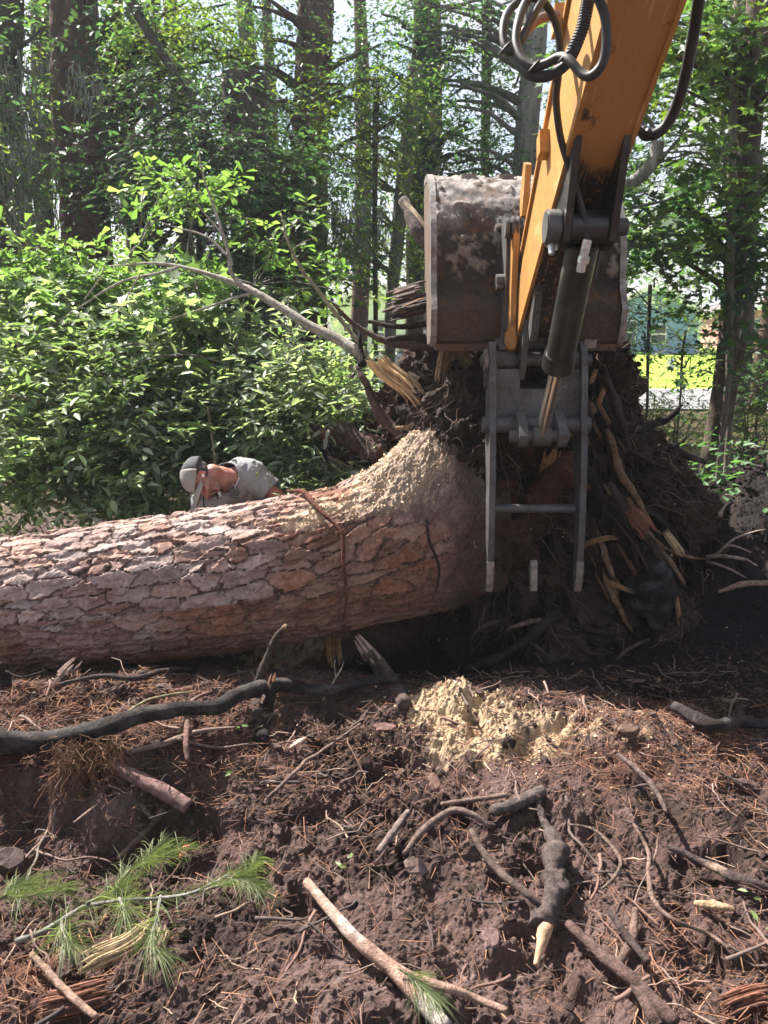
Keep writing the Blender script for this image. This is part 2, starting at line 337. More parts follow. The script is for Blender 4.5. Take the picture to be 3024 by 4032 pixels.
# grass tufts on the lawn and low ground cover before the road
def blades(n, x0, x1, y0, y1, h, cols, zf, w=.012):
    x = rng.uniform(x0, x1, n); y = rng.uniform(y0, y1, n); z = zf(x, y); a = rng.uniform(0, 6.28, n); hh = h*rng.uniform(.5, 1.2, n)
    d = np.stack((np.cos(a), np.sin(a), np.zeros(n)), 1); s = np.stack((-np.sin(a), np.cos(a), np.zeros(n)), 1)*(w*rng.uniform(.6, 1.3, n))[:, None]
    b = np.stack((x, y, z), 1); t = b+d*(hh*.45)[:, None]+np.array((0, 0, 1))*hh[:, None]; m_ = b+d*(hh*.12)[:, None]+np.array((0, 0, .55))*hh[:, None]
    V = np.stack((b-s, b+s, m_+s*.8, m_-s*.8, t), 1).reshape(-1, 3); i = np.arange(n)[:, None]*5
    c = np.asarray(cols)[rng.integers(0, len(cols), n)]*rng.uniform(.7, 1.3, (n, 1))
    m = MB(); m.add(V, [i+np.array((0, 1, 2, 3)), i+np.array((3, 2, 4))], np.repeat(c, 5, 0)); return m
lg = blades(8000, -14, 26, 21.2, 40, .10, [(.27, .38, .06), (.31, .41, .07)], lambda x, y: x*0-.06, .02)
lg.build('grass', M_leaf, kind='stuff', label='short sunlit grass of the lawn across the road')

# ================================================================== HOUSES AND CAR ACROSS THE ROAD
M_blue = pm('blue_siding', rough=.6, nscale=2, namt=.12, bscale=8, bstr=.05, color=(.20, .34, .56))
M_white = pm('white_trim', rough=.6, nscale=3, namt=.08, bstr=0, color=(.78, .78, .76))
M_roof = pm('grey_shingle', rough=.9, nscale=6, namt=.3, bscale=30, bstr=.4, color=(.22, .20, .19))
M_glass = pm('window_glass', rough=.08, namt=0, bstr=0, color=(.03, .04, .045), spec=.8)
M_pink = pm('pink_brick', rough=.85, nscale=5, namt=.25, bscale=30, bstr=.3, color=(.50, .24, .20))
def house(name, label, x0, x1, y0, y1, hw, hr, wallm, roofm, wins, board=True, z0=-.06):
    h = empty(name, ((x0+x1)/2, y0, z0), label, 'house')
    xm = (x0+x1)/2
    prism('wall', [(x0, z0), (x1, z0), (x1, hw), (xm, hr), (x0, hw)], y0, y1, wallm, h, 0, 'y', False)
    if board:
        n = int((x1-x0)/.42)
        for i in range(n+1):
            x = x0+(x1-x0)*i/n; top = hw+(hr-hw)*(1-abs(x-xm)/((x1-x0)/2))-.12
            prism('batten', [(x-.03, z0), (x+.03, z0), (x+.03, top), (x-.03, top)], y0-.035, y0-.002, wallm, h, 0, 'y', False)
    for s in (-1, 1):
        xe = x0-.45 if s < 0 else x1+.45; k = (hr-hw)/((x1-x0)/2); ze = hw-.45*k
        prism('roof_slope', [(xm, hr+.02), (xm, hr+.16), (xe, ze+.16), (xe, ze+.02)], y0-.4, y1+.4, roofm, h, 0, 'y', False)
        prism('barge_board', [(xm, hr-.10), (xm, hr+.17), (xe, ze+.17), (xe, ze-.10)], y0-.46, y0-.405, M_white, h, 0, 'y', False)
        xc = x0 if s < 0 else x1
        prism('corner_board', [(xc-.09, z0), (xc+.09, z0), (xc+.09, hw-.05), (xc-.09, hw-.05)], y0-.07, y0-.037, M_white, h, 0, 'y', False)
    for (wx, wz, ww, wh) in wins:
        w = prism('window', [(wx-ww/2, wz-wh/2), (wx+ww/2, wz-wh/2), (wx+ww/2, wz+wh/2), (wx-ww/2, wz+wh/2)], y0-.10, y0-.072, M_white, h, 0, 'y', False)
        for a in (-1, 1):
            prism('pane', [(wx-ww/2+.07, wz+a*wh/4-wh/4+.05), (wx+ww/2-.07, wz+a*wh/4-wh/4+.05), (wx+ww/2-.07, wz+a*wh/4+wh/4-.05), (wx-ww/2+.07, wz+a*wh/4+wh/4-.05)], y0-.115, y0-.103, M_glass, w, 0, 'y', False)
    return h
HY = 44.
hp = P(2745, 1375, HY); ap = P(2560, 1130, HY); xl = 2*ap[0]-hp[0]
bh = house('blue_house', 'blue board sided house with white trim beyond the lawn', xl, hp[0], HY, HY+9, P(2745, 1235, HY)[2], ap[2], M_blue, M_roof,
      [(P(2465, 1310, HY)[0], 1.1, 1.1, 1.3), (P(2590, 1320, HY)[0], 1.0, .9, 1.1)])
# round vent high in the gable
rod('gable_vent', (ap[0], HY-.12, ap[2]-.75), (ap[0], HY-.04, ap[2]-.75), .32, M_white, bh, 20, 0)
house('pink_house', 'low pinkish brick house at the right edge beyond the lawn', P(2930, 1300, 48)[0], P(2930, 1300, 48)[0]+11, 48, 56, 2.3, 3.6, M_pink, M_roof,
      [(P(2990, 1330, 48)[0], 1.3, 1.2, 1.1)], False)
house('white_house', 'white sided house glimpsed between the mossy trunks', P(1310, 1300, 38)[0], P(1600, 1300, 38)[0], 38, 46, 2.3, 3.5, M_white, M_roof,
      [(P(1390, 1250, 38)[0], 1.2, 1.0, 1.2), (P(1500, 1250, 38)[0], 1.2, 1.0, 1.2)])
# parked car on the road side
M_car = pm('silver_paint', rough=.3, namt=.05, nscale=3, bstr=0, color=(.55, .60, .66), metal=.4, coat=.6)
M_tyre = pm('rubber', rough=.85, namt=.2, nscale=30, bstr=.1, color=(.02, .02, .02))
cx0 = P(1440, 1400, 19.4)[0]
car = empty('parked_car', (cx0+2, 19.4, -.06), 'pale silver car parked on the road behind the roots', 'car')
prism('body', [(cx0, .25), (cx0+4.3, .25), (cx0+4.35, .6), (cx0+4.2, .85), (cx0+3.2, .95), (cx0+.9, .98), (cx0+.1, .9), (cx0-.05, .55)], 18.6, 20.2, M_car, car, .06, 'y')
prism('cabin', [(cx0+.75, .96), (cx0+3.25, .94), (cx0+2.55, 1.42), (cx0+1.25, 1.44)], 18.72, 20.08, M_glass, car, .05, 'y')
prism('roof', [(cx0+1.2, 1.44), (cx0+2.6, 1.42), (cx0+2.45, 1.50), (cx0+1.4, 1.51)], 18.74, 20.06, M_car, car, .02, 'y')
for wx in (cx0+.85, cx0+3.45):
    for wy in (18.58, 20.02):
        w = rod('wheel', (wx, wy, .27), (wx, wy+.2, .27), .32, M_tyre, car, 24, .03); rod('rim', (wx, wy-.01, .27), (wx, wy+.02, .27), .2, M_car, w, 16, .005)
for wy in (18.72, 19.95): rod('headlight', (cx0+4.18, wy, .72), (cx0+4.36, wy, .70), .1, M_white, car, 14, .02)

# ================================================================== UPROOTED PINE
pine = empty('uprooted_pine', (-.3, 3.95, 0), 'huge uprooted pine lying across the clearing, bark plates and torn muddy roots', 'fallen tree')
AX = np.array([(-3.4, 3.98, .11, .335), (-2.06, 3.90, .255, .352), (-.874, 3.90, .405, .375), (-.355, 3.94, .485, .378), (.05, 4.06, .56, .405), (.42, 4.22, .61, .45), (.75, 4.32, .65, .48)])
def axis(xq):
    s = spline(AX, 400); return np.stack([np.interp(xq, s[:, 0], s[:, j]) for j in (1, 2, 3)], -1)
NS, NT = 600, 330
sx = np.linspace(-3.35, .66, NS); th = np.linspace(0, 2*math.pi, NT, endpoint=False)      # theta 0 = towards camera, pi/2 = up
S, T = np.meshgrid(sx, th, indexing='ij'); ax3 = axis(S.ravel()).reshape(NS, NT, 3); rad = ax3[..., 2]
arc = T*.37
# warped cells give ragged plates, longer along the trunk
wA = .020*n2(S, arc, 22, 3, 71)+.010*n2(S, arc, 55, 2, 72); wB = .020*n2(S+5, arc, 20, 3, 73)+.007*n2(S+5, arc, 60, 2, 74)
PU, PVv = .185, .068
nper = round(2*math.pi*.37/PVv)
wA = wA*1.7; wB = wB*.70
vv = (arc+wB)/(2*math.pi*.37)*nper
f1, f2, pid, pcx, pcy = worley((S+wA)/PU+.5*np.floor(vv*.5), vv, 5, 1.0)
rnd = lambda k: _h(pid, pid*0+k, pid*0, 9)
edge = f2-f1
du, dv = (S+wA)/PU+.5*np.floor(vv*.5)-pcx, vv-pcy
lon = ss(.25, .75, np.abs(dv)/(np.abs(du)+np.abs(dv)+1e-6))                    # 1 where the crack runs along the trunk
plate = ss(.01, .06+.05*lon, edge)
ridge = n2(S*.30, np.sin(T)*.37+np.cos(T)*.9, 9, 3, 75)
lay = n2(S*.55, arc, 18, 4, 76, gain=.55)+.8*(rnd(6)-.5); steps = np.floor(lay*3.2)/3.2
hgt = (.005+.012*lon)*plate+.007*rnd(1)*plate+.007*dv*(.2+.5*rnd(2))+.004*du*(rnd(3)-.5)+.009*ridge+.0026*steps+.0006*n2(S, arc, 110, 3, 77)
flare = ss(-.28, .12, S-.42*(1-ss(.15, .75, np.sin(T)))+.12*n2(S, arc, 6, 3, 78))
lob = .5+.5*np.cos(T-1.75)
rr = rad*(1+flare*(.04*np.cos(3*T+.6)))+hgt*(1-.75*flare)+flare*(.040*n2(S, arc, 8, 5, 79, gain=.6)+.010*n2(S, arc, 45, 3, 80, ridged=True))
upz = np.sin(T); fwd = -np.cos(T)
Vt = np.stack((S, ax3[..., 0]+fwd*rr+.05*ss(.2, .60, S)*np.maximum(0, -fwd), ax3[..., 1]+upz*rr*(1+.34*ss(-.25, .25, S)*np.maximum(0, upz)**1.6)), -1)
upz_ = np.sin(T)
# colours of the plates: grey-lilac flakes over pinkish brown
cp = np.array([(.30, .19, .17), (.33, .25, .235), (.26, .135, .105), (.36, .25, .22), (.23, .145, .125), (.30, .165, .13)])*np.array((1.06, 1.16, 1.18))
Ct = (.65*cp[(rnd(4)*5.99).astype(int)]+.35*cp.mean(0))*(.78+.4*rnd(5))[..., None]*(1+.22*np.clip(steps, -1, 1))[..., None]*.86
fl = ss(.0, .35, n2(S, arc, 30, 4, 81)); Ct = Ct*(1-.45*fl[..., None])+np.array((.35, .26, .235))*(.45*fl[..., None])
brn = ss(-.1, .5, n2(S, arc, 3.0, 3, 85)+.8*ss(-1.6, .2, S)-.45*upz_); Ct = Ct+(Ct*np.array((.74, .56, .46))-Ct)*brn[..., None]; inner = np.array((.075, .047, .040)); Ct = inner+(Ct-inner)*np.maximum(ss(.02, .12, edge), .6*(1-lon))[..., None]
dirt = np.array((.20, .145, .13))+.0*Ct; dirt = dirt*(1+.5*n2(S, arc, 25, 4, 82))[..., None]
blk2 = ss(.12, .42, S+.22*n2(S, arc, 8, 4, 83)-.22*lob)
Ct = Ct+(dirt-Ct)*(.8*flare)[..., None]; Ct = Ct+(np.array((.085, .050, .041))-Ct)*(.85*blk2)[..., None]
dst = flare*ss(.2, .75, upz)*ss(-.5, -.05, S)*ss(.55, .1, S)+.42*ss(.45, .8, upz)*ss(-1.5, -.2, S)*ss(.5, .2, S)+.9*np.exp(-((S+.32)/.17)**2-((T-.95)/.16)**2)
dmt = ss(.45, .75, dst*.92+.8*n2(S, arc, 15, 5, 84, gain=.7)); Ct = Ct+(np.array((.43, .335, .25))-Ct)*(.62*dmt)[..., None]
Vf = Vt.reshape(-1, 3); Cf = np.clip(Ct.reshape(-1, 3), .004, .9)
i0 = np.arange(NS-1)[:, None]*NT; j0 = np.arange(NT)[None]; j1 = (j0+1) % NT
Ft = np.stack((i0+j0, i0+NT+j0, i0+NT+j1, i0+j1), -1).reshape(-1, 4)
fp = pid.ravel()[Ft[:, 0]]; fx = S.ravel()[Ft[:, 0]]
is_fl = (flare.ravel()[Ft[:, 0]] > .5)
ctr = Vf[Ft].mean(1); nrm = np.cross(Vf[Ft[:, 2]]-Vf[Ft[:, 0]], Vf[Ft[:, 3]]-Vf[Ft[:, 1]])
view = nz(np.array((0, 0, CAMZ))-ctr); vis = np.maximum(0, np.abs((nrm*view).sum(1)))*((-np.cos(T.ravel()[Ft[:, 0]])*0+(nz(np.stack((np.zeros(len(Ft)), ctr[:, 1]-ax3.reshape(-1, 3)[Ft[:, 0], 0], ctr[:, 2]-ax3.reshape(-1, 3)[Ft[:, 0], 1]), 1))*view).sum(1)) > .05)
uu, v_, _ = proj(ctr); vis = vis*((uu > 0) & (~is_fl))
up_, inv = np.unique(fp, return_inverse=True); sc_ = np.bincount(inv, vis)
best = set(np.argsort(-sc_)[:290].tolist())
def submesh(mask):
    f = Ft[mask]; u_, iv = np.unique(f, return_inverse=True); m = MB(); m.add(Vf[u_], iv.reshape(-1, 4), Cf[u_]); return m
core_s = np.linspace(-3.34, .1, 60); core = axis(core_s)
V_, F_ = tube(np.stack((core_s, core[:, 0], core[:, 1]), 1), core[:, 2]*.87, 40)
mb = MB(); mb.add(V_, F_, (.10, .06, .05)); trunk = mb.build('trunk', M_bark, pine)
isb = np.isin(inv, list(best)) & (~is_fl)
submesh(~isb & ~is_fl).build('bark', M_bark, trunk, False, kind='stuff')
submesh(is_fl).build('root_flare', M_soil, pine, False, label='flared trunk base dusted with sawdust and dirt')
order = np.argsort(inv[isb], kind='stable'); fi = np.nonzero(isb)[0][order]; cuts = np.nonzero(np.diff(inv[fi]))[0]+1
for grp in np.split(fi, cuts):
    f = Ft[grp]; u_, iv = np.unique(f, return_inverse=True); iv = iv.reshape(-1, 4); lab = np.arange(len(u_))
    for _ in range(60):                                  # connected pieces of one cell become plates of their own
        mn = lab[iv].min(1); l2 = lab.copy(); np.minimum.at(l2, iv.ravel(), np.repeat(mn, 4))
        if (l2 == lab).all(): break
        lab = l2
    for w in np.unique(lab):
        ff = iv[lab[iv[:, 0]] == w]
        if not len(ff): continue
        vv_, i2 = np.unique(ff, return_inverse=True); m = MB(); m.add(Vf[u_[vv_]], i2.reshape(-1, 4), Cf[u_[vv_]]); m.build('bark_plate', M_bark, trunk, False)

# muddy root mass at the base of the trunk
ells = [(P(1960, 1800, 4.55), (.45, .45, .55)), (P(2130, 1560, 4.55), (.50, .35, .42)), (P(2370, 1600, 4.6), (.18, .28, .38)), (P(2300, 1950, 4.5), (.50, .50, .55)),
        (P(2500, 2050, 4.5), (.34, .40, .45)), (P(2600, 2400, 4.45), (.45, .45, .40)), (P(2250, 2350, 4.55), (.5, .5, .45)), (P(2800, 2720, 4.5), (.45, .45, .30)),
        (P(2450, 2700, 4.3), (.45, .35, .26)), (P(2150, 2600, 4.35), (.28, .26, .26)), (P(1640, 1640, 4.75), (.28, .28, .26)), (P(1500, 1740, 4.85), (.26, .2, .15)),
        (P(1760, 1520, 4.7), (.25, .2, .22)), (P(1880, 2150, 4.55), (.45, .42, .42)), (P(2060, 2050, 4.5), (.40, .50, .5)), (P(1860, 1650, 4.20), (.24, .2, .20)), (P(1740, 1680, 4.3), (.17, .15, .13)), (P(1830, 1700, 4.05), (.15, .12, .10)), (P(1910, 1760, 3.98), (.14, .12, .16)), (P(1960, 1900, 3.98), (.12, .12, .2)), (P(2000, 2150, 3.98), (.16, .14, .25)), (P(1960, 2350, 4.0), (.16, .14, .16)), (P(1780, 1560, 4.5), (.25, .2, .2)), (P(1930, 1560, 4.45), (.22, .2, .25)), (P(2700, 2150, 4.8), (.3, .4, .3)), (P(2280, 1400, 4.7), (.16, .2, .16)),
        (P(2350, 2620, 4.05), (.40, .3, .22)), (P(2650, 2660, 4.0), (.42, .3, .22)), (P(2900, 2770, 3.95), (.35, .3, .18)), (P(2720, 2420, 4.2), (.3, .3, .25)),
        (P(2050, 1420, 4.6), (.35, .2, .2)), (P(1990, 2520, 4.45), (.4, .3, .18))]
V_, F_, N_ = blob(ells, .019, 1)
q = fbm(V_*3.2, 4, seed=91); q2 = fbm(V_*np.array((10, 10, 6)), 5, seed=95, ridged=True, gain=.65); q3 = fbm(V_*30, 4, seed=97, gain=.7)
V_ = V_+N_*(.14*q+.10*q2+.055*q3-.03)[:, None]+.02*np.stack([vnoise(V_*26+k*5, 98+k) for k in range(3)], 1)
mu, mv, _ = proj(V_)
cm = np.array((.013, .011, .0105))+(np.array((.050, .036, .031))-np.array((.013, .011, .0105)))*ss(-.1, .5, q2+.6*q)[:, None]
redw = np.exp(-((V_[:, 0]-.70)/.22)**2-((V_[:, 2]-.95)/.3)**2); cm = cm+(np.array((.10, .036, .02))-cm)*(redw*ss(-.2, .3, q3+q))[:, None]
lft = ss(.35, -.1, V_[:, 0]); cm = cm+(np.array((.085, .048, .036))-cm)*(lft*.8)[:, None]
mb = MB(); mb.add(V_, F_, cm); mb.build('root_soil', M_soil, pine, False, label='black wet soil clinging to the roots')
RSV, RSN = V_, N_

# ------------------------------------------------------------------ roots, torn wood and rootlets of the pine
def root(name, pts, r, c, parent=None, mat=None, n=9, seg=14, wig=.02, lump=.35, seed=0, dry=None, **kw):
    p = np.array([P(*q) for q in pts]) if len(pts[0]) == 3 and not isinstance(pts[0], np.ndarray) else np.array(pts)
    seg = max(seg, 22); n = max(n, 10); p = wiggle(spline(p, seg), wig, seed); rr = np.interp(np.linspace(0, 1, seg), np.linspace(0, 1, len(r)), r)
    V, F = tube(p, rr, n, True, lump, seed)
    c = np.asarray(c, float); cc = c*(1+.45*fbm(V*30, 3, seed=seed)[:, None])
    if dry is not None: cc = cc+(np.asarray(dry)-cc)*ss(0., .35, fbm(V*14, 3, seed=seed+5))[:, None]
    m = MB(); m.add(V, F, np.clip(cc, .005, 1)); return m.build(name, mat or M_root, parent, **kw)
def splinter(name, pts, w, t, c, parent, seed=0, **kw):
    """A torn flat strip of wood with jagged ends."""
    p = spline(np.array([P(*q) for q in pts]), 18); tg = nz(np.gradient(p, axis=0)); tocam = nz(np.array((0, 0, CAMZ))-p)
    sd = nz(np.cross(tg, tocam)); nn = np.cross(sd, tg); rs = np.random.default_rng(seed); m = MB(); nf = 15
    for k in range(nf):
        a = (k+.5)/nf*2-1; lo, hi = rs.uniform(0, .28), rs.uniform(.68, 1.0); i0_, i1_ = int(lo*17), max(int(hi*17), int(lo*17)+4); i1_ = min(i1_, 18)
        q = p[i0_:i1_]+sd[i0_:i1_]*(a*w)+nn[i0_:i1_]*(t*(.5-a*a)+rs.normal(0, t*.25)); q = wiggle(q, w*.12, seed*7+k, 6.)
        n_ = len(q); pr = np.interp(np.linspace(0, 1, n_), (0, .15, .8, 1), (.35, 1, 1, .12))*w*rs.uniform(.09, .19)
        V, F = tube(q, pr, 5, True, .35, seed+k); cc = np.asarray(c)*rs.uniform(.55, 1.0)*(1+.35*fbm(V*60, 2, seed=seed)[:, None]); m.add(V, F, np.clip(cc, .01, 1))
    return m.build(name, M_wood, parent, False, **kw)
BLK, DRK, BRN, GRY, PALE, ORG, RED = (.022, .017, .016), (.045, .033, .03), (.10, .06, .045), (.19, .15, .13), (.55, .36, .19), (.38, .19, .08), (.17, .065, .035)
splinter('torn_root', [(1465, 1390, 4.42), (1520, 1460, 4.40), (1610, 1530, 4.36), (1690, 1640, 4.3)], .055, .05, PALE, pine, 1, label='pale freshly torn root splinter')
splinter('torn_root', [(1500, 1450, 4.46), (1620, 1560, 4.42), (1700, 1600, 4.4)], .03, .03, (.4, .24, .13), pine, 2)
splinter('torn_root', [(1765, 1330, 4.35), (1745, 1430, 4.32), (1725, 1550, 4.3)], .035, .03, (.36, .22, .13), pine, 3)
splinter('torn_root', [(1775, 1345, 4.4), (1800, 1420, 4.4), (1840, 1500, 4.38)], .07, .03, (.50, .34, .2), pine, 4)
splinter('torn_root', [(1740, 1500, 4.3), (1800, 1530, 4.3), (1850, 1500, 4.3)], .045, .02, (.34, .18, .1), pine, 5)
splinter('torn_root', [(1510, 1200, 4.6), (1590, 1180, 4.55), (1660, 1160, 4.5), (1730, 1140, 4.48)], .075, .07, (.11, .065, .05), pine, 5)
splinter('torn_root', [(1525, 1235, 4.56), (1600, 1215, 4.5), (1680, 1195, 4.46), (1720, 1190, 4.45)], .05, .05, (.05, .034, .03), pine, 61)
splinter('torn_root', [(1560, 1225, 4.5), (1640, 1195, 4.46), (1700, 1180, 4.45)], .022, .02, ORG, pine, 6)
root('root', [(1588, 785, 4.95), (1640, 880, 4.85), (1720, 1000, 4.75)], [.03, .045, .06], (.13, .1, .09), pine, lump=.3, seed=6)
splinter('torn_root', [(1592, 790, 4.9), (1650, 860, 4.8), (1705, 935, 4.72)], .014, .012, (.5, .38, .26), pine, 7)
root('root', [(1230, 1690, 4.9), (1330, 1700, 4.8), (1430, 1740, 4.7), (1530, 1790, 4.6)], [.05, .06, .075, .1], (.06, .04, .034), pine, lump=.5, seed=7, dry=(.16, .09, .07))
root('root', [(1240, 1780, 4.95), (1350, 1790, 4.85), (1480, 1830, 4.7)], [.03, .05, .07], BLK, pine, lump=.5, seed=8)
root('root', [(1400, 1440, 4.6), (1450, 1530, 4.55), (1500, 1640, 4.5), (1590, 1730, 4.45)], [.012, .025, .03, .035], (.09, .055, .045), pine, lump=.4, seed=9)
root('root', [(1555, 1690, 4.3), (1640, 1680, 4.25), (1700, 1640, 4.25), (1720, 1590, 4.3)], [.010, .016, .018, .02], (.28, .17, .12), pine, lump=.2, seed=10)
root('root', [(1315, 1192, 4.55), (1400, 1280, 4.55), (1520, 1340, 4.5), (1700, 1370, 4.5)], [.008, .014, .02, .03], (.10, .065, .055), pine, lump=.25, seed=11)
root('root', [(1450, 1270, 4.6), (1560, 1290, 4.55), (1700, 1270, 4.5)], [.010, .016, .022], DRK, pine, lump=.3, seed=12)
root('root', [(1530, 1340, 4.5), (1650, 1330, 4.5), (1760, 1350, 4.45)], [.014, .022, .03], DRK, pine, lump=.4, seed=13)
root('root', [(2690, 1592, 4.6), (2640, 1640, 4.6), (2560, 1670, 4.55), (2450, 1720, 4.4)], [.012, .02, .026, .035], BLK, pine, lump=.3, seed=14)
root('root', [(2780, 1830, 4.75), (2660, 1770, 4.65), (2540, 1720, 4.5), (2430, 1690, 4.35)], [.015, .028, .035, .05], (.035, .028, .026), pine, lump=.4, seed=15, dry=(.20, .16, .16))
root('root', [(2480, 1350, 4.6), (2440, 1400, 4.55), (2400, 1470, 4.5)], [.010, .022, .035], (.10, .055, .035), pine, lump=.3, seed=16)
root('root', [(2520, 2140, 4.05), (2560, 2300, 4.0), (2580, 2480, 3.95)], [.03, .10, .135, .125, .10, .03], BLK, pine, n=20, seg=44, lump=.85, wig=.01, seed=17, dry=(.075, .068, .068), label='thick broken root stub hanging down')
splinter('torn_root', [(2650, 2290, 3.93), (2670, 2400, 3.9), (2680, 2520, 3.88)], .012, .012, (.34, .19, .11), pine, 19)
splinter('torn_root', [(2290, 2145, 3.95), (2380, 2120, 3.92), (2450, 2118, 3.94)], .014, .014, (.30, .17, .085), pine, 21)
splinter('torn_root', [(2380, 2285, 3.95), (2440, 2310, 3.93), (2520, 2338, 3.92)], .012, .012, (.30, .17, .085), pine, 22)
splinter('torn_root', [(2160, 1900, 3.98), (2180, 1830, 3.97), (2200, 1740, 3.98)], .06, .04, ORG, pine, 23)
root('root', [(2060, 2060, 4.0), (2130, 1960, 3.95), (2200, 1870, 3.93), (2290, 1810, 3.95)], [.03, .065, .075, .05], (.085, .034, .025), pine, n=14, seg=30, lump=.6, seed=24)
for k_, (a, b, c_, r0, cc_) in enumerate([((2330, 1840, 4.05), (2450, 2040, 4.0), (2560, 2240, 4.05), .032, BLK), ((2390, 1900, 4.0), (2520, 2080, 3.98), (2640, 2260, 4.0), .030, (.06, .045, .04)),
     ((2420, 1830, 4.2), (2600, 2050, 4.2), (2760, 2290, 4.2), .04, BLK), ((2460, 1960, 4.05), (2580, 2120, 4.05), (2680, 2300, 4.05), .022, (.24, .16, .11)),
     ((2560, 1980, 4.3), (2700, 2160, 4.3), (2870, 2400, 4.3), .03, BLK), ((2300, 1700, 4.15), (2350, 1830, 4.1), (2440, 1960, 4.05), .035, DRK), ((2640, 2250, 4.1), (2760, 2450, 4.1), (2900, 2600, 4.15), .025, BLK)]):
    root('root', [a, b, c_], [r0*.9, r0, r0*.5], cc_, pine, lump=.4, seed=30+k_, wig=.04)
splinter('torn_root', [(2440, 1985, 4.0), (2520, 2060, 3.97), (2580, 2150, 3.96)], .05, .03, (.20, .08, .045), pine, 40)
splinter('torn_root', [(2610, 2080, 3.98), (2660, 2150, 3.96), (2700, 2200, 3.97)], .02, .018, (.48, .34, .2), pine, 41)
root('root', [(2230, 2520, 4.0), (2350, 2560, 3.9), (2450, 2640, 3.85), (2520, 2700, 3.8)], [.02, .03, .03, .02], (.06, .045, .04), pine, lump=.4, seed=42)
root('root', [(2620, 2640, 3.75), (2680, 2690, 3.72), (2780, 2690, 3.72), (2850, 2720, 3.7), (2885, 2790, 3.66)], [.012, .016, .016, .014, .01], (.16, .115, .09), pine, lump=.3, seed=43)
root('root', [(1830, 2640, 3.95), (1950, 2600, 3.9), (2080, 2520, 3.92), (2200, 2420, 4.0)], [.015, .026, .03, .04], (.04, .03, .027), pine, lump=.5, seed=44)
splinter('torn_root', [(1300, 2480, 3.98), (1310, 2560, 3.95), (1320, 2650, 3.93)], .045, .05, (.40, .22, .10), pine, 45, label='orange torn wood stub under the trunk')
splinter('torn_root', [(1280, 2490, 4.0), (1330, 2500, 3.98), (1365, 2510, 3.98)], .03, .03, (.30, .15, .08), pine, 46)
for k_, (u_, v0_, L_) in enumerate([(2290, 1500, 60), (2340, 1600, 90), (2270, 1650, 80), (2380, 1530, 70), (2300, 1820, 60), (2330, 1880, 60), (2350, 1450, 80)]):
    splinter('wood_shard', [(u_, v0_, 4.0+.02*(k_ % 3)), (u_-L_*.2, v0_+L_*.5, 3.98), (u_-L_*.35, v0_+L_, 3.98)], .012+.004*(k_ % 3), .01, [(.36, .2, .1), (.3, .15, .08)][k_ % 2], pine, 50+k_)
# fan of torn, stringy roots over the right side of the mass
rs_ = np.random.default_rng(77)
for k_ in range(46):
    v0 = rs_.uniform(1420, 2150); u0 = rs_.uniform(2230, 2370+.16*(v0-1400)); du_, dv_ = rs_.uniform(90, 430)*(.5+.5*(v0-1400)/700), rs_.uniform(170, 560)
    y0 = 4.02+.10*rs_.random(); bulge = rs_.uniform(-.10, .06); r0 = rs_.uniform(.008, .026)
    c_ = [BLK, DRK, (.05, .034, .03), (.12, .07, .05), (.20, .125, .08)][rs_.choice(5, p=[.34, .28, .2, .11, .07])]
    root('root', [(u0, v0, y0), (u0+du_*.35, v0+dv_*.4, y0+bulge), (u0+du_*.7, v0+dv_*.75, y0+bulge-.02), (u0+du_, v0+dv_, y0+.02)], [r0*.8, r0, r0*.7, r0*.15], c_, pine, lump=.45, wig=.06, seed=600+k_, n=8, seg=22)
for k_ in range(15):
    v0 = rs_.uniform(1480, 2350); u0 = rs_.uniform(2250, 2400+.28*(v0-1450)); L_ = rs_.uniform(50, 150)
    splinter('wood_shard', [(u0, v0, 3.96), (u0+L_*.3, v0+L_*.5, 3.95), (u0+L_*.55, v0+L_, 3.96)], rs_.uniform(.005, .012), .006, [(.20, .12, .07), (.15, .08, .05), (.26, .18, .11)][k_ % 3], pine, 700+k_)
for k_ in range(22):                                    # tangle at the foot of the mass
    u0, v0 = rs_.uniform(1950, 2850), rs_.uniform(2380, 2680); s_ = rs_.choice((-1, 1)); du_, dv_ = s_*rs_.uniform(60, 220), rs_.uniform(60, 220); y0 = 3.98-.10*(v0-2380)/300; r0 = rs_.uniform(.006, .018)
    c_ = [DRK, (.075, .052, .045), (.12, .085, .07), (.17, .12, .095)][rs_.choice(4, p=[.3, .3, .25, .15])]
    root('root', [(u0, v0, y0), (u0+du_*.4, v0+dv_*.2, y0-.07), (u0+du_*.8, v0+dv_*.65, y0-.08), (u0+du_, v0+dv_, y0-.03)], [r0*.7, r0, r0*.7, r0*.2], c_, pine, lump=.4, wig=.06, seed=900+k_, n=8, seg=22)
# fine rootlets hanging from the soil mass
mb = MB(); vis_i = np.nonzero((RSN @ nz(np.array((-.1, -1, .1))) > -.1))[0]
for i in rng.choice(vis_i, 1500, replace=False):
    p0 = RSV[i]-RSN[i]*.02; L = rng.uniform(.05, .30); d = nz(RSN[i]*.8+rng.normal(0, .6, 3)+np.array((0, -.2, -.5)))
    t = np.linspace(0, 1, 6)[:, None]; p = p0+d*L*t+np.array((0, 0, -.5))*L*t*t; p = wiggle(p, L*.22, rng.integers(999), 9/L*.5)
    r = rng.uniform(.0012, .0035); V, F = tube(p, np.linspace(r, r*.4, 6), 3, False)
    c = np.array([DRK, BRN, (.16, .10, .075), (.24, .17, .12)][rng.choice(4, p=[.3, .36, .22, .12])])
    mb.add(V, F, c*rng.uniform(.6, 1.4))
mb.build('rootlets', M_twig, pine, kind='stuff')
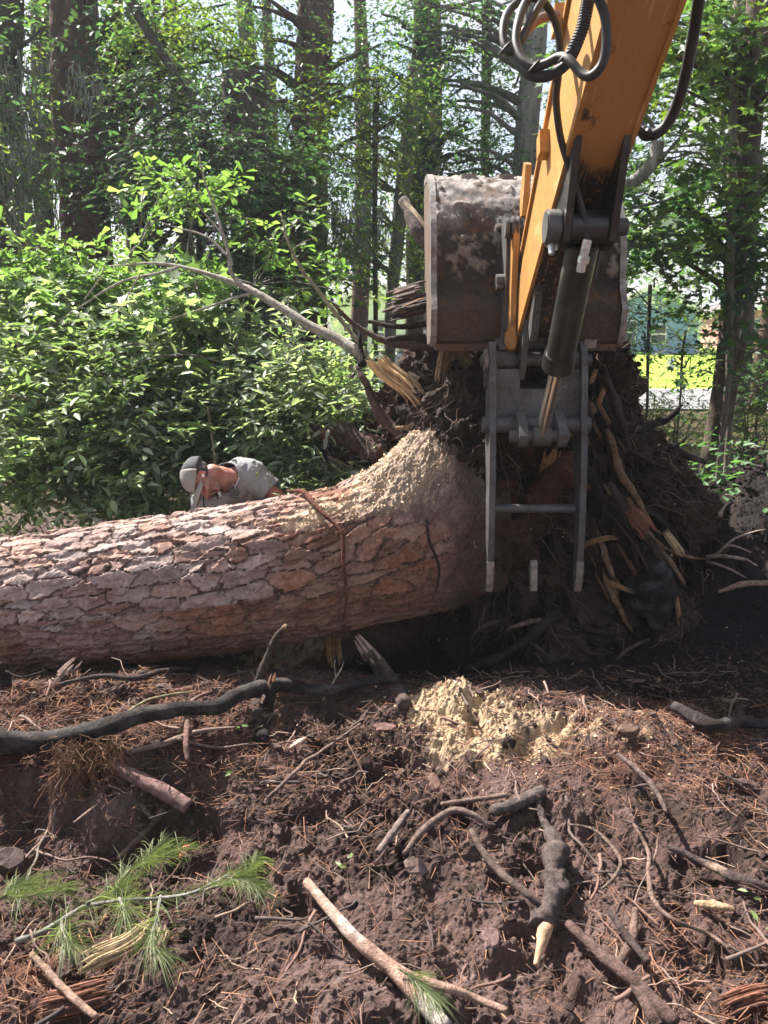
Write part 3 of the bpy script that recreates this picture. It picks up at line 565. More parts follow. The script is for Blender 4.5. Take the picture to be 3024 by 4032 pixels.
# creeper root wrapped round the trunk
pts = []
for s_, t_ in [(-.52, 1.9), (-.42, 1.45), (-.33, 1.0), (-.22, .62), (-.20, .25), (-.19, -.15), (-.21, -.5)]:
    a = axis(np.array([s_]))[0]; pts.append((s_, a[0]-math.cos(t_)*(a[2]+.045), a[1]+math.sin(t_)*(a[2]+.045)))
root('vine', pts if False else [np.array(q) for q in pts], [.006, .012, .011, .009, .007, .005], (.13, .05, .035), pine, n=6, seg=30, wig=.012, seed=60)
# hanging rootlets before the flare
for k_, pl in enumerate([[(1690, 2050, 3.75), (1695, 2130, 3.7), (1720, 2250, 3.72), (1690, 2370, 3.74)], [(1690, 2060, 3.75), (1650, 2180, 3.72), (1620, 2280, 3.75)]]):
    root('rootlet', pl, [.009, .007, .003], (.045, .033, .03), pine, n=5, seg=24, wig=.03, seed=70+k_)

# ================================================================== EXCAVATOR ARM
def grime(nt, tc):      # black grease where the cylinder bracket meets the underside of the stick
    sx_ = node(nt, 'ShaderNodeSeparateXYZ', {0: tc.outputs['Object']})
    nn = node(nt, 'ShaderNodeTexNoise', {'Vector': tc.outputs['Object'], 'Scale': 9.0, 'Detail': 6.0})
    s_ = node(nt, 'ShaderNodeMath', {0: nn.outputs['Fac'], 1: .16}, operation='MULTIPLY')
    a_ = node(nt, 'ShaderNodeMath', {0: sx_.outputs['Y'], 1: s_.outputs[0]}, operation='ADD')
    return node(nt, 'ShaderNodeMapRange', {'Value': a_.outputs[0], 'From Min': 3.035, 'From Max': 3.085}).outputs[0]
YEL = (.385, .185, .046)
M_yel = worn('yellow_paint', YEL, (.10, .055, .025), (.33, .15, .035), 7, .58, .72, .5, .8, bstr=.12, scratches=.6)
M_yelu = worn('yellow_paint_greasy', YEL, (.022, .015, .012), (.33, .145, .03), 7, .60, .68, .5, .65, bstr=.12, scratches=.5, extra=grime)
M_steel = worn('dark_steel', (.075, .073, .075), (.042, .034, .03), (.13, .115, .105), 12, .42, .62, .45, .75, metal1=.35, bstr=.2)
M_blk = worn('black_paint', (.012, .012, .013), (.05, .042, .036), (.03, .026, .023), 9, .48, .68, .30, .7, bstr=.1)
M_chrome = worn('chrome_rod', (.66, .60, .54), (.16, .105, .075), None, 14, .58, .74, .18, .6, metal1=.9, bstr=.05, stretch=(1, 1, .3))
M_fit = worn('zinc_fitting', (.62, .62, .6), (.25, .22, .18), None, 30, .5, .7, .3, .6, metal1=.8, bstr=.1)
M_hose = pm('rubber_hose', rough=.55, nscale=40, namt=.5, bscale=300, bstr=.15, color=(.022, .021, .021), spec=.4)
M_bkt = worn('muddy_rusty_bucket', (.12, .05, .02), (.085, .063, .052), (.035, .024, .02), 5, .40, .58, .7, .9, bstr=.9, bscale=40)
M_bed = worn('bare_edge_steel', (.26, .24, .225), (.12, .09, .075), (.08, .06, .05), 16, .45, .62, .4, .8, metal1=.5, bstr=.3)
XM = .75
exc = empty('excavator', (XM, 3.4, 0), 'yellow excavator arm with muddy bucket and steel thumb gripping the roots', 'excavator')
def uy(y): return 2.634-.725*(y-2.475)          # underside line of the stick
stick = empty('stick', (XM, 3.2, 2.2)); stick.parent = exc; stick.matrix_parent_inverse = exc.matrix_world.inverted()
prof = [(1.95, uy(1.95)), (3.86, uy(3.86)), (3.93, 1.57), (3.96, 1.63), (3.70, 2.05), (3.386, 2.37), (2.964, 2.815), (2.45, 3.25)]
for xa, xb in ((XM-.112, XM-.096), (XM+.096, XM+.112)):
    prism('side_plate', prof, xa, xb, M_yel, stick, .003)
bp_ = [(1.95, uy(1.95)+.012), (3.80, uy(3.80)+.012), (3.80, uy(3.80)+.03), (1.95, uy(1.95)+.03)]
prism('underside_plate', bp_, XM-.0955, XM+.0955, M_yelu, stick, .002)
tp = [(3.69, 2.04), (3.376, 2.36), (2.954, 2.80), (2.45, 3.235), (2.45, 3.20), (2.944, 2.77), (3.36, 2.34), (3.68, 2.02)]
prism('top_plate', tp, XM-.0955, XM+.0955, M_yel, stick, .002)
prism('edge_flange', [(2.45, 3.256), (2.97, 2.82), (3.392, 2.375), (3.708, 2.055), (3.72, 2.065), (3.404, 2.388), (2.982, 2.835), (2.46, 3.275)], XM-.125, XM+.125, M_yel, stick, .002)
# hose pads on the side of the stick
for (u_, v_2) in ((2160, 560), (2222, 70)):
    q = P(u_, v_2, 3.2); zc = (XM-.112)*FPX/(u_-1512); dy_ = (2016-v_2)/FPX*zc; yy = zc*CP+dy_*SP; zz = CAMZ-zc*SP+dy_*CP
    prism('hose_pad', [(yy-.03, zz-.04), (yy+.03, zz-.06), (yy+.05, zz+.02), (yy-.01, zz+.045)], XM-.15, XM-.1125, M_yel, stick, .006)
# cylinder bracket under the stick, with pin
PB = (3.02, 2.085)
for xa in (XM-.098, XM+.072):
    prism('bracket_plate', [(2.86, uy(2.86)+.008), (3.30, uy(3.30)+.008), (3.20, 2.02), (3.06, 2.005), (2.97, 2.03), (2.94, 2.10)], xa, xa+.026, M_blk, exc, .004)
rod('bracket_pin', (XM-.15, *PB), (XM+.15, *PB), .032, M_steel, exc)
rod('pin_collar', (XM-.155, *PB), (XM-.10, *PB), .062, M_steel, exc, 28, .006)
rod('grease_nipple', (XM-.13, PB[0]-.01, PB[1]-.06), (XM-.13, PB[0]-.03, PB[1]-.10), .012, M_fit, exc, 10, .003)
# hydraulic cylinder of the thumb
cyl = empty('thumb_cylinder', (XM, 3.3, 1.7)); cyl.parent = exc; cyl.matrix_parent_inverse = exc.matrix_world.inverted()
a_, b_, e_ = np.array((XM, *PB)), np.array((XM, 3.36, 1.575)), np.array((XM-.005, 3.625, 1.215))
rod('barrel', a_+(b_-a_)*.10, b_, .061, M_blk, cyl, 40, .006); rod('barrel_eye', a_-np.array((.07, 0, 0)), a_+np.array((.07, 0, 0)), .06, M_blk, cyl, 28, .006)
d_ = nz(b_-a_); rod('gland', b_-d_*.055, b_+d_*.035, .069, M_blk, cyl, 40, .008)
rod('piston_rod', b_-d_*.01, e_, .0285, M_chrome, cyl, 28, .002)
rod('rod_eye', e_-np.array((.045, 0, 0)), e_+np.array((.045, 0, 0)), .047, M_steel, cyl, 28, .006)
f_ = np.array(P(2308, 985, 2.93)); rod('hose_fitting', f_+np.array((0, -.01, .035)), f_+np.array((-.012, .02, -.075)), .017, M_fit, cyl, 8, .003)
rod('fitting_nut', f_+np.array((-.004, .0, -.02)), f_+np.array((-.008, .01, -.045)), .022, M_fit, cyl, 6, .003)
# thumb
thumb = empty('thumb', (XM, 3.7, 1.)); thumb.parent = exc; thumb.matrix_parent_inverse = exc.matrix_world.inverted()
TL, TR_ = XM-.225, XM+.215
sp = [(3.775, 1.615), (3.735, 1.50), (3.70, 1.30), (3.665, 1.17), (3.635, 1.0), (3.615, .80), (3.605, .62), (3.625, .445), (3.665, .455), (3.69, .64), (3.735, .84), (3.80, 1.05), (3.86, 1.20), (3.885, 1.40), (3.895, 1.56), (3.87, 1.635), (3.82, 1.65)]
for xa in (TL-.016, TR_-.016): prism('side_plate', sp, xa, xa+.030, M_steel, thumb, .005)
PT = (3.835, 1.56)
rod('pivot_tube', (TL+.015, *PT), (XM-.115, *PT), .048, M_steel, thumb, 32, .004); rod('pivot_tube', (XM+.115, *PT), (TR_-.017, *PT), .048, M_steel, thumb, 32, .004)
rod('pivot_pin', (TL-.05, *PT), (TR_+.05, *PT), .030, M_steel, thumb); rod('pin_washer', (TL-.036, *PT), (TL-.017, *PT), .052, M_bed, thumb, 28, .003)
prism('pin_lock', [(3.80, 1.58), (3.80, 1.44), (3.83, 1.42), (3.85, 1.46), (3.85, 1.60)], TL-.032, TL-.018, M_steel, thumb, .003)
prism('pin_lock', [(3.79, 1.66), (3.86, 1.65), (3.87, 1.62), (3.80, 1.62)], TR_+.0, TR_+.06, M_bed, thumb, .006)
prism('back_plate', [(TL+.0145, 1.27), (TR_-.0165, 1.27), (TR_-.0165, 1.52), (XM+.06, 1.52), (XM+.06, 1.425), (XM-.09, 1.425), (XM-.09, 1.52), (TL+.0145, 1.52)], 3.775, 3.80, M_steel, thumb, .003, 'y')
rod('cross_tube', (TL-.045, 3.745, 1.255), (TR_+.04, 3.745, 1.255), .040, M_steel, thumb, 32, .004)
for xa in (XM-.115, XM+.07): prism('clevis_lug', [(3.585, 1.18), (3.575, 1.225), (3.60, 1.262), (3.70, 1.325), (3.735, 1.30), (3.70, 1.22), (3.65, 1.175), (3.61, 1.165)], xa, xa+.042, M_steel, thumb, .006)
rod('clevis_pin', (XM-.155, e_[1], e_[2]), (XM+.125, e_[1], e_[2]), .030, M_steel, thumb)
rod('cross_tube', (TL+.015, 3.70, .845), (TR_-.017, 3.70, .845), .022, M_steel, thumb, 24, .003)
prism('tooth', [(3.66, .59), (3.635, .565), (3.625, .44), (3.66, .44), (3.70, .56)], XM-.020, XM+.012, M_bed, thumb, .004)
for xa in (TL-.018, TR_-.018): prism('tip_edge', [(3.600, .60), (3.6015, .50), (3.622, .438), (3.632, .438), (3.6125, .52), (3.611, .60)], xa, xa+.034, M_bed, thumb, .001)
# brackets between stick and thumb pivot
for xa in (XM-.094, XM+.068): prism('pivot_bracket', [(3.70, 1.80), (3.86, 1.68), (3.93, 1.60), (3.88, 1.50), (3.78, 1.47), (3.74, 1.55)], xa, xa+.026, M_steel, exc, .004)
prism('stop_block', [(3.50, 1.90), (3.53, 1.87), (3.60, 1.72), (3.56, 1.66), (3.53, 1.70), (3.48, 1.86)], XM-.093, XM-.06, M_steel, exc, .005)
# bucket
bkt = empty('bucket', (XM, 4.2, 1.6)); bkt.parent = exc; bkt.matrix_parent_inverse = exc.matrix_world.inverted()
bpf = np.array([(4.06, 1.635), (3.995, 1.635), (3.975, 1.66), (3.965, 1.74), (3.95, 1.80), (3.96, 1.83), (4.00, 1.87), (4.03, 1.92), (4.035, 2.0), (4.05, 2.10), (4.085, 2.21), (4.15, 2.32), (4.25, 2.41), (4.36, 2.465), (4.5, 2.50), (4.65, 2.515), (4.8, 2.515)])
def dens(p, n):
    L = np.r_[0, np.cumsum(np.linalg.norm(np.diff(p, axis=0), axis=1))]; t = np.linspace(0, L[-1], n); return np.stack((np.interp(t, L, p[:, 0]), np.interp(t, L, p[:, 1])), 1)
bo = dens(bpf, 110); BX0, BX1 = .262, 1.180; bxs = np.linspace(BX0, BX1, 90)
YX, XX = np.meshgrid(np.arange(110), bxs, indexing='ij'); pv = np.stack((XX, bo[YX, 0], bo[YX, 1]), -1).reshape(-1, 3)
tg = np.gradient(bo, axis=0); nn_ = nz(np.stack((-tg[:, 1], tg[:, 0]), 1))   # outward (towards the camera / up)
mud = ss(.0, .5, fbm(pv*8, 5, seed=121, gain=.7)+.7*fbm(pv*34, 3, seed=122))*ss(1.85, 2.1, pv[:, 2])*ss(4.7, 4.4, pv[:, 1])
off = .002+.016*mud+.007*fbm(pv*40, 3, seed=123)
od = np.stack((np.zeros(len(pv)), nn_[YX.ravel(), 0], nn_[YX.ravel(), 1]), 1); outer = pv+od*off[:, None]; inn = pv-od*.018
i_ = (np.arange(109)[:, None]*90+np.arange(89)[None]).ravel(); q_ = np.stack((i_, i_+1, i_+91, i_+90), 1); n_ = len(pv)
rim = np.concatenate((np.arange(90), 89+90*np.arange(1, 110), np.arange(109*90+88, 109*90-1, -1), 90*np.arange(108, 0, -1)))
rq = np.stack((rim, np.roll(rim, -1), np.roll(rim, -1)+n_, rim+n_), 1)
top_ = ss(2.18, 2.40, pv[:, 2]+.12*fbm(pv*9, 3, seed=124)); rust = np.array((.085, .040, .018)); dk = np.array((.030, .024, .021)); lt = np.array((.23, .205, .195)); mdc = np.array((.21, .17, .14))
cb = rust+(dk-rust)*ss(-.35, .12, fbm(pv*15, 5, seed=125, gain=.65))[:, None]
low = ss(1.90, 1.75, pv[:, 2]); cb = cb+(np.array((.085, .055, .035))-cb)*(.75*low)[:, None]
cb = cb+(lt-cb)*(top_*ss(-.4, .2, fbm(pv*14, 3, seed=126)))[:, None]; cb = cb+(mdc-cb)*(.8*ss(.2, .6, mud))[:, None]
M_bsh = pm('bucket_shell', rough=.75, nscale=60, namt=.5, bscale=120, bstr=.8, bdist=.01, spec=.35)
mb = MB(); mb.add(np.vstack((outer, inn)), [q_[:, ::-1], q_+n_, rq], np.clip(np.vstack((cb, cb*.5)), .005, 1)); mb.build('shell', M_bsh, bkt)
bsp = [tuple(x) for x in dens(bpf, 26)]+[(4.86, 2.44), (4.55, 1.86), (4.3, 1.62)]
for xa, xb in ((BX0-.026, BX0-.001), (BX1+.001, BX1+.026)):
    prism('side_plate', bsp, xa, xb, M_bkt, bkt, .002)
    sl = [(a-.022*(a < 4.12), b+.020*(b > 2.3)) for a, b in dens(bpf, 26)]; sl2 = [(a+.018, b-.016) for a, b in dens(bpf, 26)][::-1]
    prism('side_rim', sl+sl2, xa-.003, xb+.003, M_bed, bkt, .003)
prism('lip', [(3.985, 1.60), (4.07, 1.60), (4.07, 1.634), (3.985, 1.634)], BX0+.002, BX1-.002, M_bkt, bkt, .006)
for k_ in range(4):
    x_a = BX0+.15+.20*k_; prism('wear_strap', [(4.40, 2.505), (4.80, 2.545), (4.80, 2.522), (4.40, 2.47)], x_a, x_a+.08, M_bed, bkt, .003)
ear = [(4.06, 2.24), (3.95, 2.25), (3.885, 2.17), (3.865, 2.0), (3.865, 1.72), (3.88, 1.60), (3.93, 1.565), (3.975, 1.60), (3.99, 1.70), (4.06, 1.90)]
for xa in (XM-.165, XM+.135): prism('ear', ear, xa, xa+.030, M_steel, bkt, .004)
rod('ear_pin', (XM-.205, 3.92, 1.93), (XM+.205, 3.92, 1.93), .038, M_steel, bkt); rod('ear_pin', (XM-.20, 3.925, 1.63), (XM+.20, 3.925, 1.63), .034, M_steel, bkt)
rod('pin_bolt', (XM-.17, 3.885, 1.905), (XM-.205, 3.885, 1.905), .014, M_steel, bkt, 6, .002)
# yellow side links with collars
for s_ in (-1, 1):
    xa = XM+s_*.13; l_ = prism('side_link', [(3.80, 2.20), (3.785, 2.16), (3.79, 2.10), (3.80, 1.90), (3.79, 1.72), (3.775, 1.66), (3.79, 1.615), (3.83, 1.60), (3.865, 1.63), (3.87, 1.70), (3.855, 1.90), (3.865, 2.10), (3.87, 2.17), (3.84, 2.215)], xa-.016, xa+.012, M_yel, exc, .006)
    rod('boss', (xa-.03*1, 3.825, 1.655), (xa+.02, 3.825, 1.655), .046, M_yel, l_, 24, .005)
    for q in (.0, .026, .048): rod('collar', (xa-.052+q, 3.83, 2.17), (xa-.034+q, 3.83, 2.17), .052-.006*(q == 0), M_steel, l_, 24, .004)
    rod('link_nut', (xa-.062, 3.82, 1.62), (xa-.03, 3.82, 1.62), .018, M_steel, l_, 6, .002)
prism('upper_link', [(3.90, 2.46), (3.96, 2.48), (4.03, 2.34), (4.0, 2.24), (3.95, 2.24), (3.92, 2.34)], XM-.085, XM-.055, M_yel, exc, .006)
# hoses
def C3(u, v, zc):
    up = (2016-v)/FPX*zc; return np.array(((u-1512)/FPX*zc, zc*CP+up*SP, CAMZ-zc*SP+up*CP))
def hose(pts, r, mat=M_hose, parent=None, n=12, seg=70, name='hose'):
    V, F = tube(spline([C3(*p) for p in pts], seg), r, n); m = MB(); m.add(V, F, (.02, .02, .02)); return m.build(name, mat, parent or exc)
h1 = hose([(2195, -90, 2.45), (2130, 10, 2.4), (2085, 90, 2.38), (2050, 165, 2.36), (2015, 205, 2.35), (1985, 170, 2.36), (1984, 90, 2.38), (2015, 30, 2.42), (2080, -10, 2.45), (2140, 10, 2.46), (2180, 70, 2.48), (2200, 140, 2.5), (2205, 215, 2.52), (2197, 310, 2.56), (2190, 400, 2.62), (2205, 530, 2.68), (2235, 640, 2.72), (2275, 760, 2.76), (2305, 880, 2.80), (2308, 985, 2.84)], .0125, seg=120)
h2 = hose([(2120, -60, 2.42), (2065, 20, 2.40), (2040, 90, 2.36), (2032, 170, 2.34), (2055, 230, 2.32), (2100, 262, 2.30), (2150, 250, 2.28), (2205, 224, 2.25), (2240, 235, 2.22), (2290, 290, 2.2), (2330, 298, 2.18), (2372, 250, 2.16), (2388, 160, 2.14), (2380, 60, 2.12), (2345, -30, 2.1), (2310, -100, 2.1)], .0135, seg=110)
h3 = hose([(2035, 190, 2.36), (2050, 255, 2.34), (2095, 295, 2.32), (2150, 300, 2.31), (2210, 270, 2.30), (2255, 215, 2.28), (2290, 120, 2.26), (2312, 20, 2.24), (2325, -70, 2.22)], .0165, seg=80)
# spiral guard on the thick hose
sp_ = spline([C3(*p) for p in [(2245, 225, 2.285), (2290, 120, 2.26), (2312, 20, 2.24), (2325, -60, 2.22)]], 260); tgs = nz(np.gradient(sp_, axis=0)); uu_ = nz(np.cross(tgs, (0, 1, 0))); ww_ = np.cross(tgs, uu_); ph = np.linspace(0, 2*math.pi*26, 260)
V, F = tube(sp_+(uu_*np.cos(ph)[:, None]+ww_*np.sin(ph)[:, None])*.0165, .0042, 5); m = MB(); m.add(V, F, (.02, .02, .02)); m.build('spiral_guard', M_hose, h3)
h4 = hose([(2770, -120, 2.45), (2752, 0, 2.5), (2735, 110, 2.58), (2705, 270, 2.68), (2670, 400, 2.78), (2625, 490, 2.84), (2575, 530, 2.86), (2535, 520, 2.88), (2512, 480, 2.9), (2500, 440, 2.92)], .0200, seg=80)
hose([(2565, 523, 2.862), (2545, 530, 2.875), (2530, 515, 2.885)], .0235, M_blk, h4, seg=10, name='hose_clamp')
hose([(2435, 720, 2.98), (2420, 800, 3.02), (2390, 900, 3.06), (2360, 990, 3.09), (2335, 1100, 3.14)], .011, seg=40)
for (u_, v_2, z_) in ((2103, 262, 2.30), (2222, 222, 2.24), (2198, 300, 2.55), (1990, 190, 2.355)):
    c_ = C3(u_, v_2, z_); m = MB(); a = np.linspace(0, 2*math.pi, 14); ring = np.stack((c_[0]+.022*np.cos(a)*.7, np.full(14, c_[1])+.022*np.sin(a), c_[2]+.022*np.cos(a)*.7), 1); V, F = tube(ring, .0035, 5, False); m.add(V, F); m.build('cable_tie', M_hose, exc)
M_pipe = worn('rusty_pipe', (.20, .10, .075), (.32, .25, .22), None, 10, .5, .7, .5, .8, metal1=.3, bstr=.2)
hose([(2215, 68, 2.75), (2180, 62, 2.7), (2125, 75, 2.65), (2080, 110, 2.6), (2045, 150, 2.55)], .016, M_pipe, exc, seg=30, name='steel_pipe')

# ================================================================== FOLIAGE TOOLS
def _tm(half, z):      # symmetric leaf outline folded along the midrib
    half = np.array(half); n = len(half)
    L = np.stack((half[:, 0], half[:, 1], np.full(n, z)), 1); Rr = L*np.array((1, -1, 1))
    return np.vstack(([[0, 0, 0], [1, 0, -.10]], L, Rr)), n
T_OVAL, _n = _tm([(.30, .19), (.66, .17)], .05); F_OVAL = [np.array([(0, 1, 3, 2), (0, 4, 5, 1)])]
T_OBOV, _n = _tm([(.45, .15), (.85, .26)], .05); F_OBOV = F_OVAL
T_LANCE, _n = _tm([(.30, .14), (.68, .12)], .03); F_LANCE = F_OVAL
_mp = [(0, 0), (.02, .42), (.33, .27), (.58, .58), (.60, .20), (1.0, 0.0)]
T_MAPLE = np.array([(a, b, .05*abs(b)) for a, b in _mp]+[(a, -b, .05*abs(b)) for a, b in _mp[1:-1]]+[(.36, 0, -.02)])
_ol = [0, 1, 2, 3, 4, 5, 9, 8, 7, 6]
F_MAPLE = [np.array([(10, _ol[i], _ol[(i+1) % 10]) for i in range(10)])]
LEAF = {'oval': (T_OVAL, F_OVAL), 'obov': (T_OBOV, F_OBOV), 'lance': (T_LANCE, F_LANCE), 'maple': (T_MAPLE, F_MAPLE)}
def put_leaves(mb, pos, d, nrm, size, shape, c):
    Tm, Fm = LEAF[shape]; d = nz(d); s = nz(np.cross(nrm, d)); n = np.cross(d, s); size = np.asarray(size)[:, None, None]
    V = pos[:, None]+size*(Tm[None, :, :1]*d[:, None]+Tm[None, :, 1:2]*s[:, None]+Tm[None, :, 2:]*n[:, None])
    k = len(Tm); N = len(pos); off = (np.arange(N)*k)[:, None, None]
    mb.add(V.reshape(-1, 3), [(f[None]+off).reshape(-1, f.shape[1]) for f in Fm], np.repeat(c, k, 0))
def put_twigs(mb, p0, d, L, sag, r, c):
    N = len(p0); a = nz(np.cross(d, np.array((.3, .2, .93)))); b = np.cross(d, a); V = []
    for t in (0., .5, 1.):
        ctr = p0+d*(L*t)[:, None]+np.array((0, 0, -1))*(sag*L*t*t)[:, None]
        for k in range(3):
            an = k*2.0944; V.append(ctr+(a*math.cos(an)+b*math.sin(an))*(r*(1-.65*t))[:, None])
    V = np.stack(V, 1).reshape(-1, 3); off = (np.arange(N)*9)[:, None, None]
    f = np.array([(3*i+k, 3*i+(k+1) % 3, 3*i+3+(k+1) % 3, 3*i+3+k) for i in (0, 1) for k in range(3)])
    mb.add(V, (f[None]+off).reshape(-1, 4), np.repeat(np.broadcast_to(c, (N, 3)), 9, 0))
G1, G2, G3, G4, G5 = (.070, .125, .055), (.105, .165, .050), (.17, .22, .040), (.048, .098, .056), (.095, .145, .090)
def sprays(lm, tm, p0, d, L, k, leaf, shape, pal, sag=.25, twr=.003, twc=(.10, .08, .065), droop=.25, spread=55., tint=None):
    """lm: leaves mesh, tm: twigs mesh; sprays start at p0 along d with k leaves on each."""
    N = len(p0); d = nz(d); L = np.broadcast_to(np.asarray(L, float), (N,)); t = (np.arange(k)+.6)/k
    sagv = np.full(N, sag)*rng.uniform(.4, 1.4, N)
    if tm is not None: put_twigs(tm, p0, d, L, sagv, np.full(N, twr), np.asarray(twc))
    pos = p0[:, None]+d[:, None]*(L[:, None]*t[None])[..., None]; pos[..., 2] -= (sagv*L)[:, None]*t[None]**2
    side = nz(np.cross(d, np.array((0, 0, 1.))+rng.normal(0, .15, (N, 3)))); sg = np.where(np.arange(k) % 2 == 0, 1., -1.); sg[-1] *= .15
    a = R(spread); ld = d[:, None]*math.cos(a)+side[:, None]*(sg*math.sin(a))[None, :, None]+rng.normal(0, .28, (N, k, 3)); ld[..., 2] -= droop
    up = np.array((0, 0, 1.))+rng.normal(0, .38, (N, k, 3)); sz = leaf*rng.uniform(.45, 1.3, (N, k))
    pal = np.asarray(pal); cb_ = pal[rng.integers(0, len(pal), N)]*rng.uniform(.75, 1.25, (N, 1))
    if tint is not None: cb_ = cb_*tint
    cc = (cb_[:, None]*rng.uniform(.75, 1.3, (N, k, 1))).reshape(-1, 3)
    put_leaves(lm, pos.reshape(-1, 3), ld.reshape(-1, 3), up.reshape(-1, 3), sz.ravel(), shape, cc)
def clumps(center, radii, n):
    v = rng.normal(0, 1, (n, 3)); v = nz(v)*(rng.uniform(.15, 1, (n, 1))**.45); return np.asarray(center)+v*np.asarray(radii)
def crown(lm, tm, bm_, center, radii, ncl, nsp, k, leaf, shape, pal, anchor=None, sig=.35, Ls=.45, limb_r=.02, barkc=(.10, .085, .07), flat=.35, sag=.25):
    C = clumps(center, radii, ncl)
    for c in C:
        if anchor is not None and bm_ is not None:
            a = anchor(c); mid = (a+c)/2+np.array((0, 0, .12*np.linalg.norm(c-a)))+rng.normal(0, .08, 3)
            pl = wiggle(spline([a, mid, c], 8), .08, rng.integers(999), 2.)
            V, F = tube(pl, np.linspace(limb_r, limb_r*.3, 8), 5); bm_.add(V, F, np.asarray(barkc)*rng.uniform(.7, 1.2))
        n_ = max(2, int(nsp*rng.uniform(.6, 1.4))); o = rng.normal(0, 1, (n_, 3))*sig*np.array((1, 1, flat))
        d = nz(o*np.array((1, 1, .6))+rng.normal(0, .35, (n_, 3))*sig)
        sprays(lm, tm, c+o*.7, d, Ls*rng.uniform(.6, 1.3, n_), k, leaf, shape, pal, sag=sag, twr=.0035)
def moss_strands(mb, tops, n, L, c=(.33, .35, .29), sig=.16):
    """Grey Spanish moss: bunches of thin hanging strands."""
    for t0, l0 in tops:
        N = n*4; Lb = l0*L*.62; s0 = rng.uniform(0, .85, N); ln = Lb*rng.uniform(.12, .38, N)*(1.1-.5*s0); w = sig*(1-.65*s0)
        p = np.array(t0)+np.stack((rng.normal(0, 1, N)*w, rng.normal(0, 1, N)*w*.7, -s0*Lb), 1); q = [p]
        for k_ in range(3): q.append(q[-1]+np.stack((rng.normal(0, .014, N), rng.normal(0, .014, N), -ln/3), 1))
        rr_ = np.array((.004, .009, .008, .002)); a = np.arange(3)*2.0944; V = np.stack([q[i_]+rr_[i_]*np.array((math.cos(a_), math.sin(a_), 0)) for i_ in range(4) for a_ in a], 1).reshape(-1, 3)
        f = np.array([(3*i_+k_, 3*i_+(k_+1) % 3, 3*i_+3+(k_+1) % 3, 3*i_+3+k_) for i_ in range(3) for k_ in range(3)]); F = (f[None]+(np.arange(N)*12)[:, None, None]).reshape(-1, 4)
        mb.add(V, F, np.repeat(np.asarray(c)*rng.uniform(.6, 1.3, (N, 1)), 12, 0))
def trunk_mesh(pts, r, bark, n=16, seg=40, plates=0, seed=0, lump=.06):
    p = spline(pts, seg); rr = np.interp(np.linspace(0, 1, seg), np.linspace(0, 1, len(r)), r); V, F = tube(p, rr, n, True)
    if plates:
        i = np.arange(seg*n)//n; j = np.arange(seg*n) % n; L = p[:, 2][i]; f1, f2, idd, _, _ = worley((L+.05*n2(L, j*1., 6, 2, seed))/plates, j*rr[i]*2*math.pi/n/(plates*.5), seed)
        h = ss(0, .25, f2-f1)*.022+.016*_h(idd, idd*0, idd*0, seed); ctr = np.repeat(p, n, 0); V[:seg*n] += nz(V[:seg*n]-ctr)*h[:, None]
        c = np.asarray(bark)*(.65+.7*_h(idd, idd*0+2, idd*0, seed))[:, None]*(.45+.55*ss(0, .2, f2-f1))[:, None]; c = np.vstack((c, [bark, bark]))
    else:
        V = V+lump*np.mean(rr)*np.stack([fbm(V*np.array((6, 6, 1.2))+q*9, 3, seed=seed+q) for q in range(3)], 1)*2
        c = np.asarray(bark)*(1+.6*fbm(V*np.array((9, 9, 3)), 3, seed=seed)[:, None])
    m = MB(); m.add(V, F, np.clip(c, .01, 1)); return m, p
PINEB, GREYB, DARKB = (.105, .066, .052), (.16, .145, .125), (.060, .050, .042)
def tree(name, label, cat, pts, r, bark, crowns=(), mossy=(), plates=0, group=None, seed=0, n=16, seg=44, mossn=26):
    p = np.array([P(*q) for q in pts]); p = p[np.argsort(p[:, 2])]
    base = p[0].copy()
    if base[2] > .0: base = np.array((p[0, 0]-(p[1, 0]-p[0, 0])*.2, p[0, 1], -.12)); p = np.vstack((base, p))
    r = np.asarray(r)
    t = empty(name, (p[0, 0], p[0, 1], 0), label, cat, group); m, pl = trunk_mesh(p, r, bark, n, seg, plates, seed); m.build('trunk', M_treebark, t)
    def anchor(c):
        i = np.argmin(np.abs(pl[:, 2]-(c[2]-.35*abs(c[0]-pl[len(pl)//2, 0])))); return pl[i]
    lm, tm, lb = MB(), MB(), MB()
    for cr in crowns:
        (cu, cv, cy), rad, ncl, nsp, shape, leaf, pal = cr[:7]
        if cy >= 10 and shape == 'maple': shape, leaf, nsp = 'oval', leaf*.9, nsp*1.4
        leaf *= .95; ncl = int(ncl*(1.35 if cy >= 9.5 else 1.1))
        kw = cr[7] if len(cr) > 7 else {}
        crown(lm, tm if cy < 9.5 else None, lb, P(cu, cv, cy), rad, ncl, nsp, 7, leaf, shape, pal, anchor, limb_r=max(.012, r[-1]*.25), barkc=np.asarray(bark)*.8, **kw)
    if lb.n: lb.build('branches', M_treebark, t, kind='stuff')
    if tm.n: tm.build('twigs', M_twig, t, kind='stuff')
    if lm.n: lm.build('crown', M_leaf, t, True, kind='stuff')
    if mossy:
        mm = MB(); moss_strands(mm, [(P(*a), l) for a, l in mossy], mossn, 1.0); mm.build('moss', M_moss, t, kind='stuff')
    return t

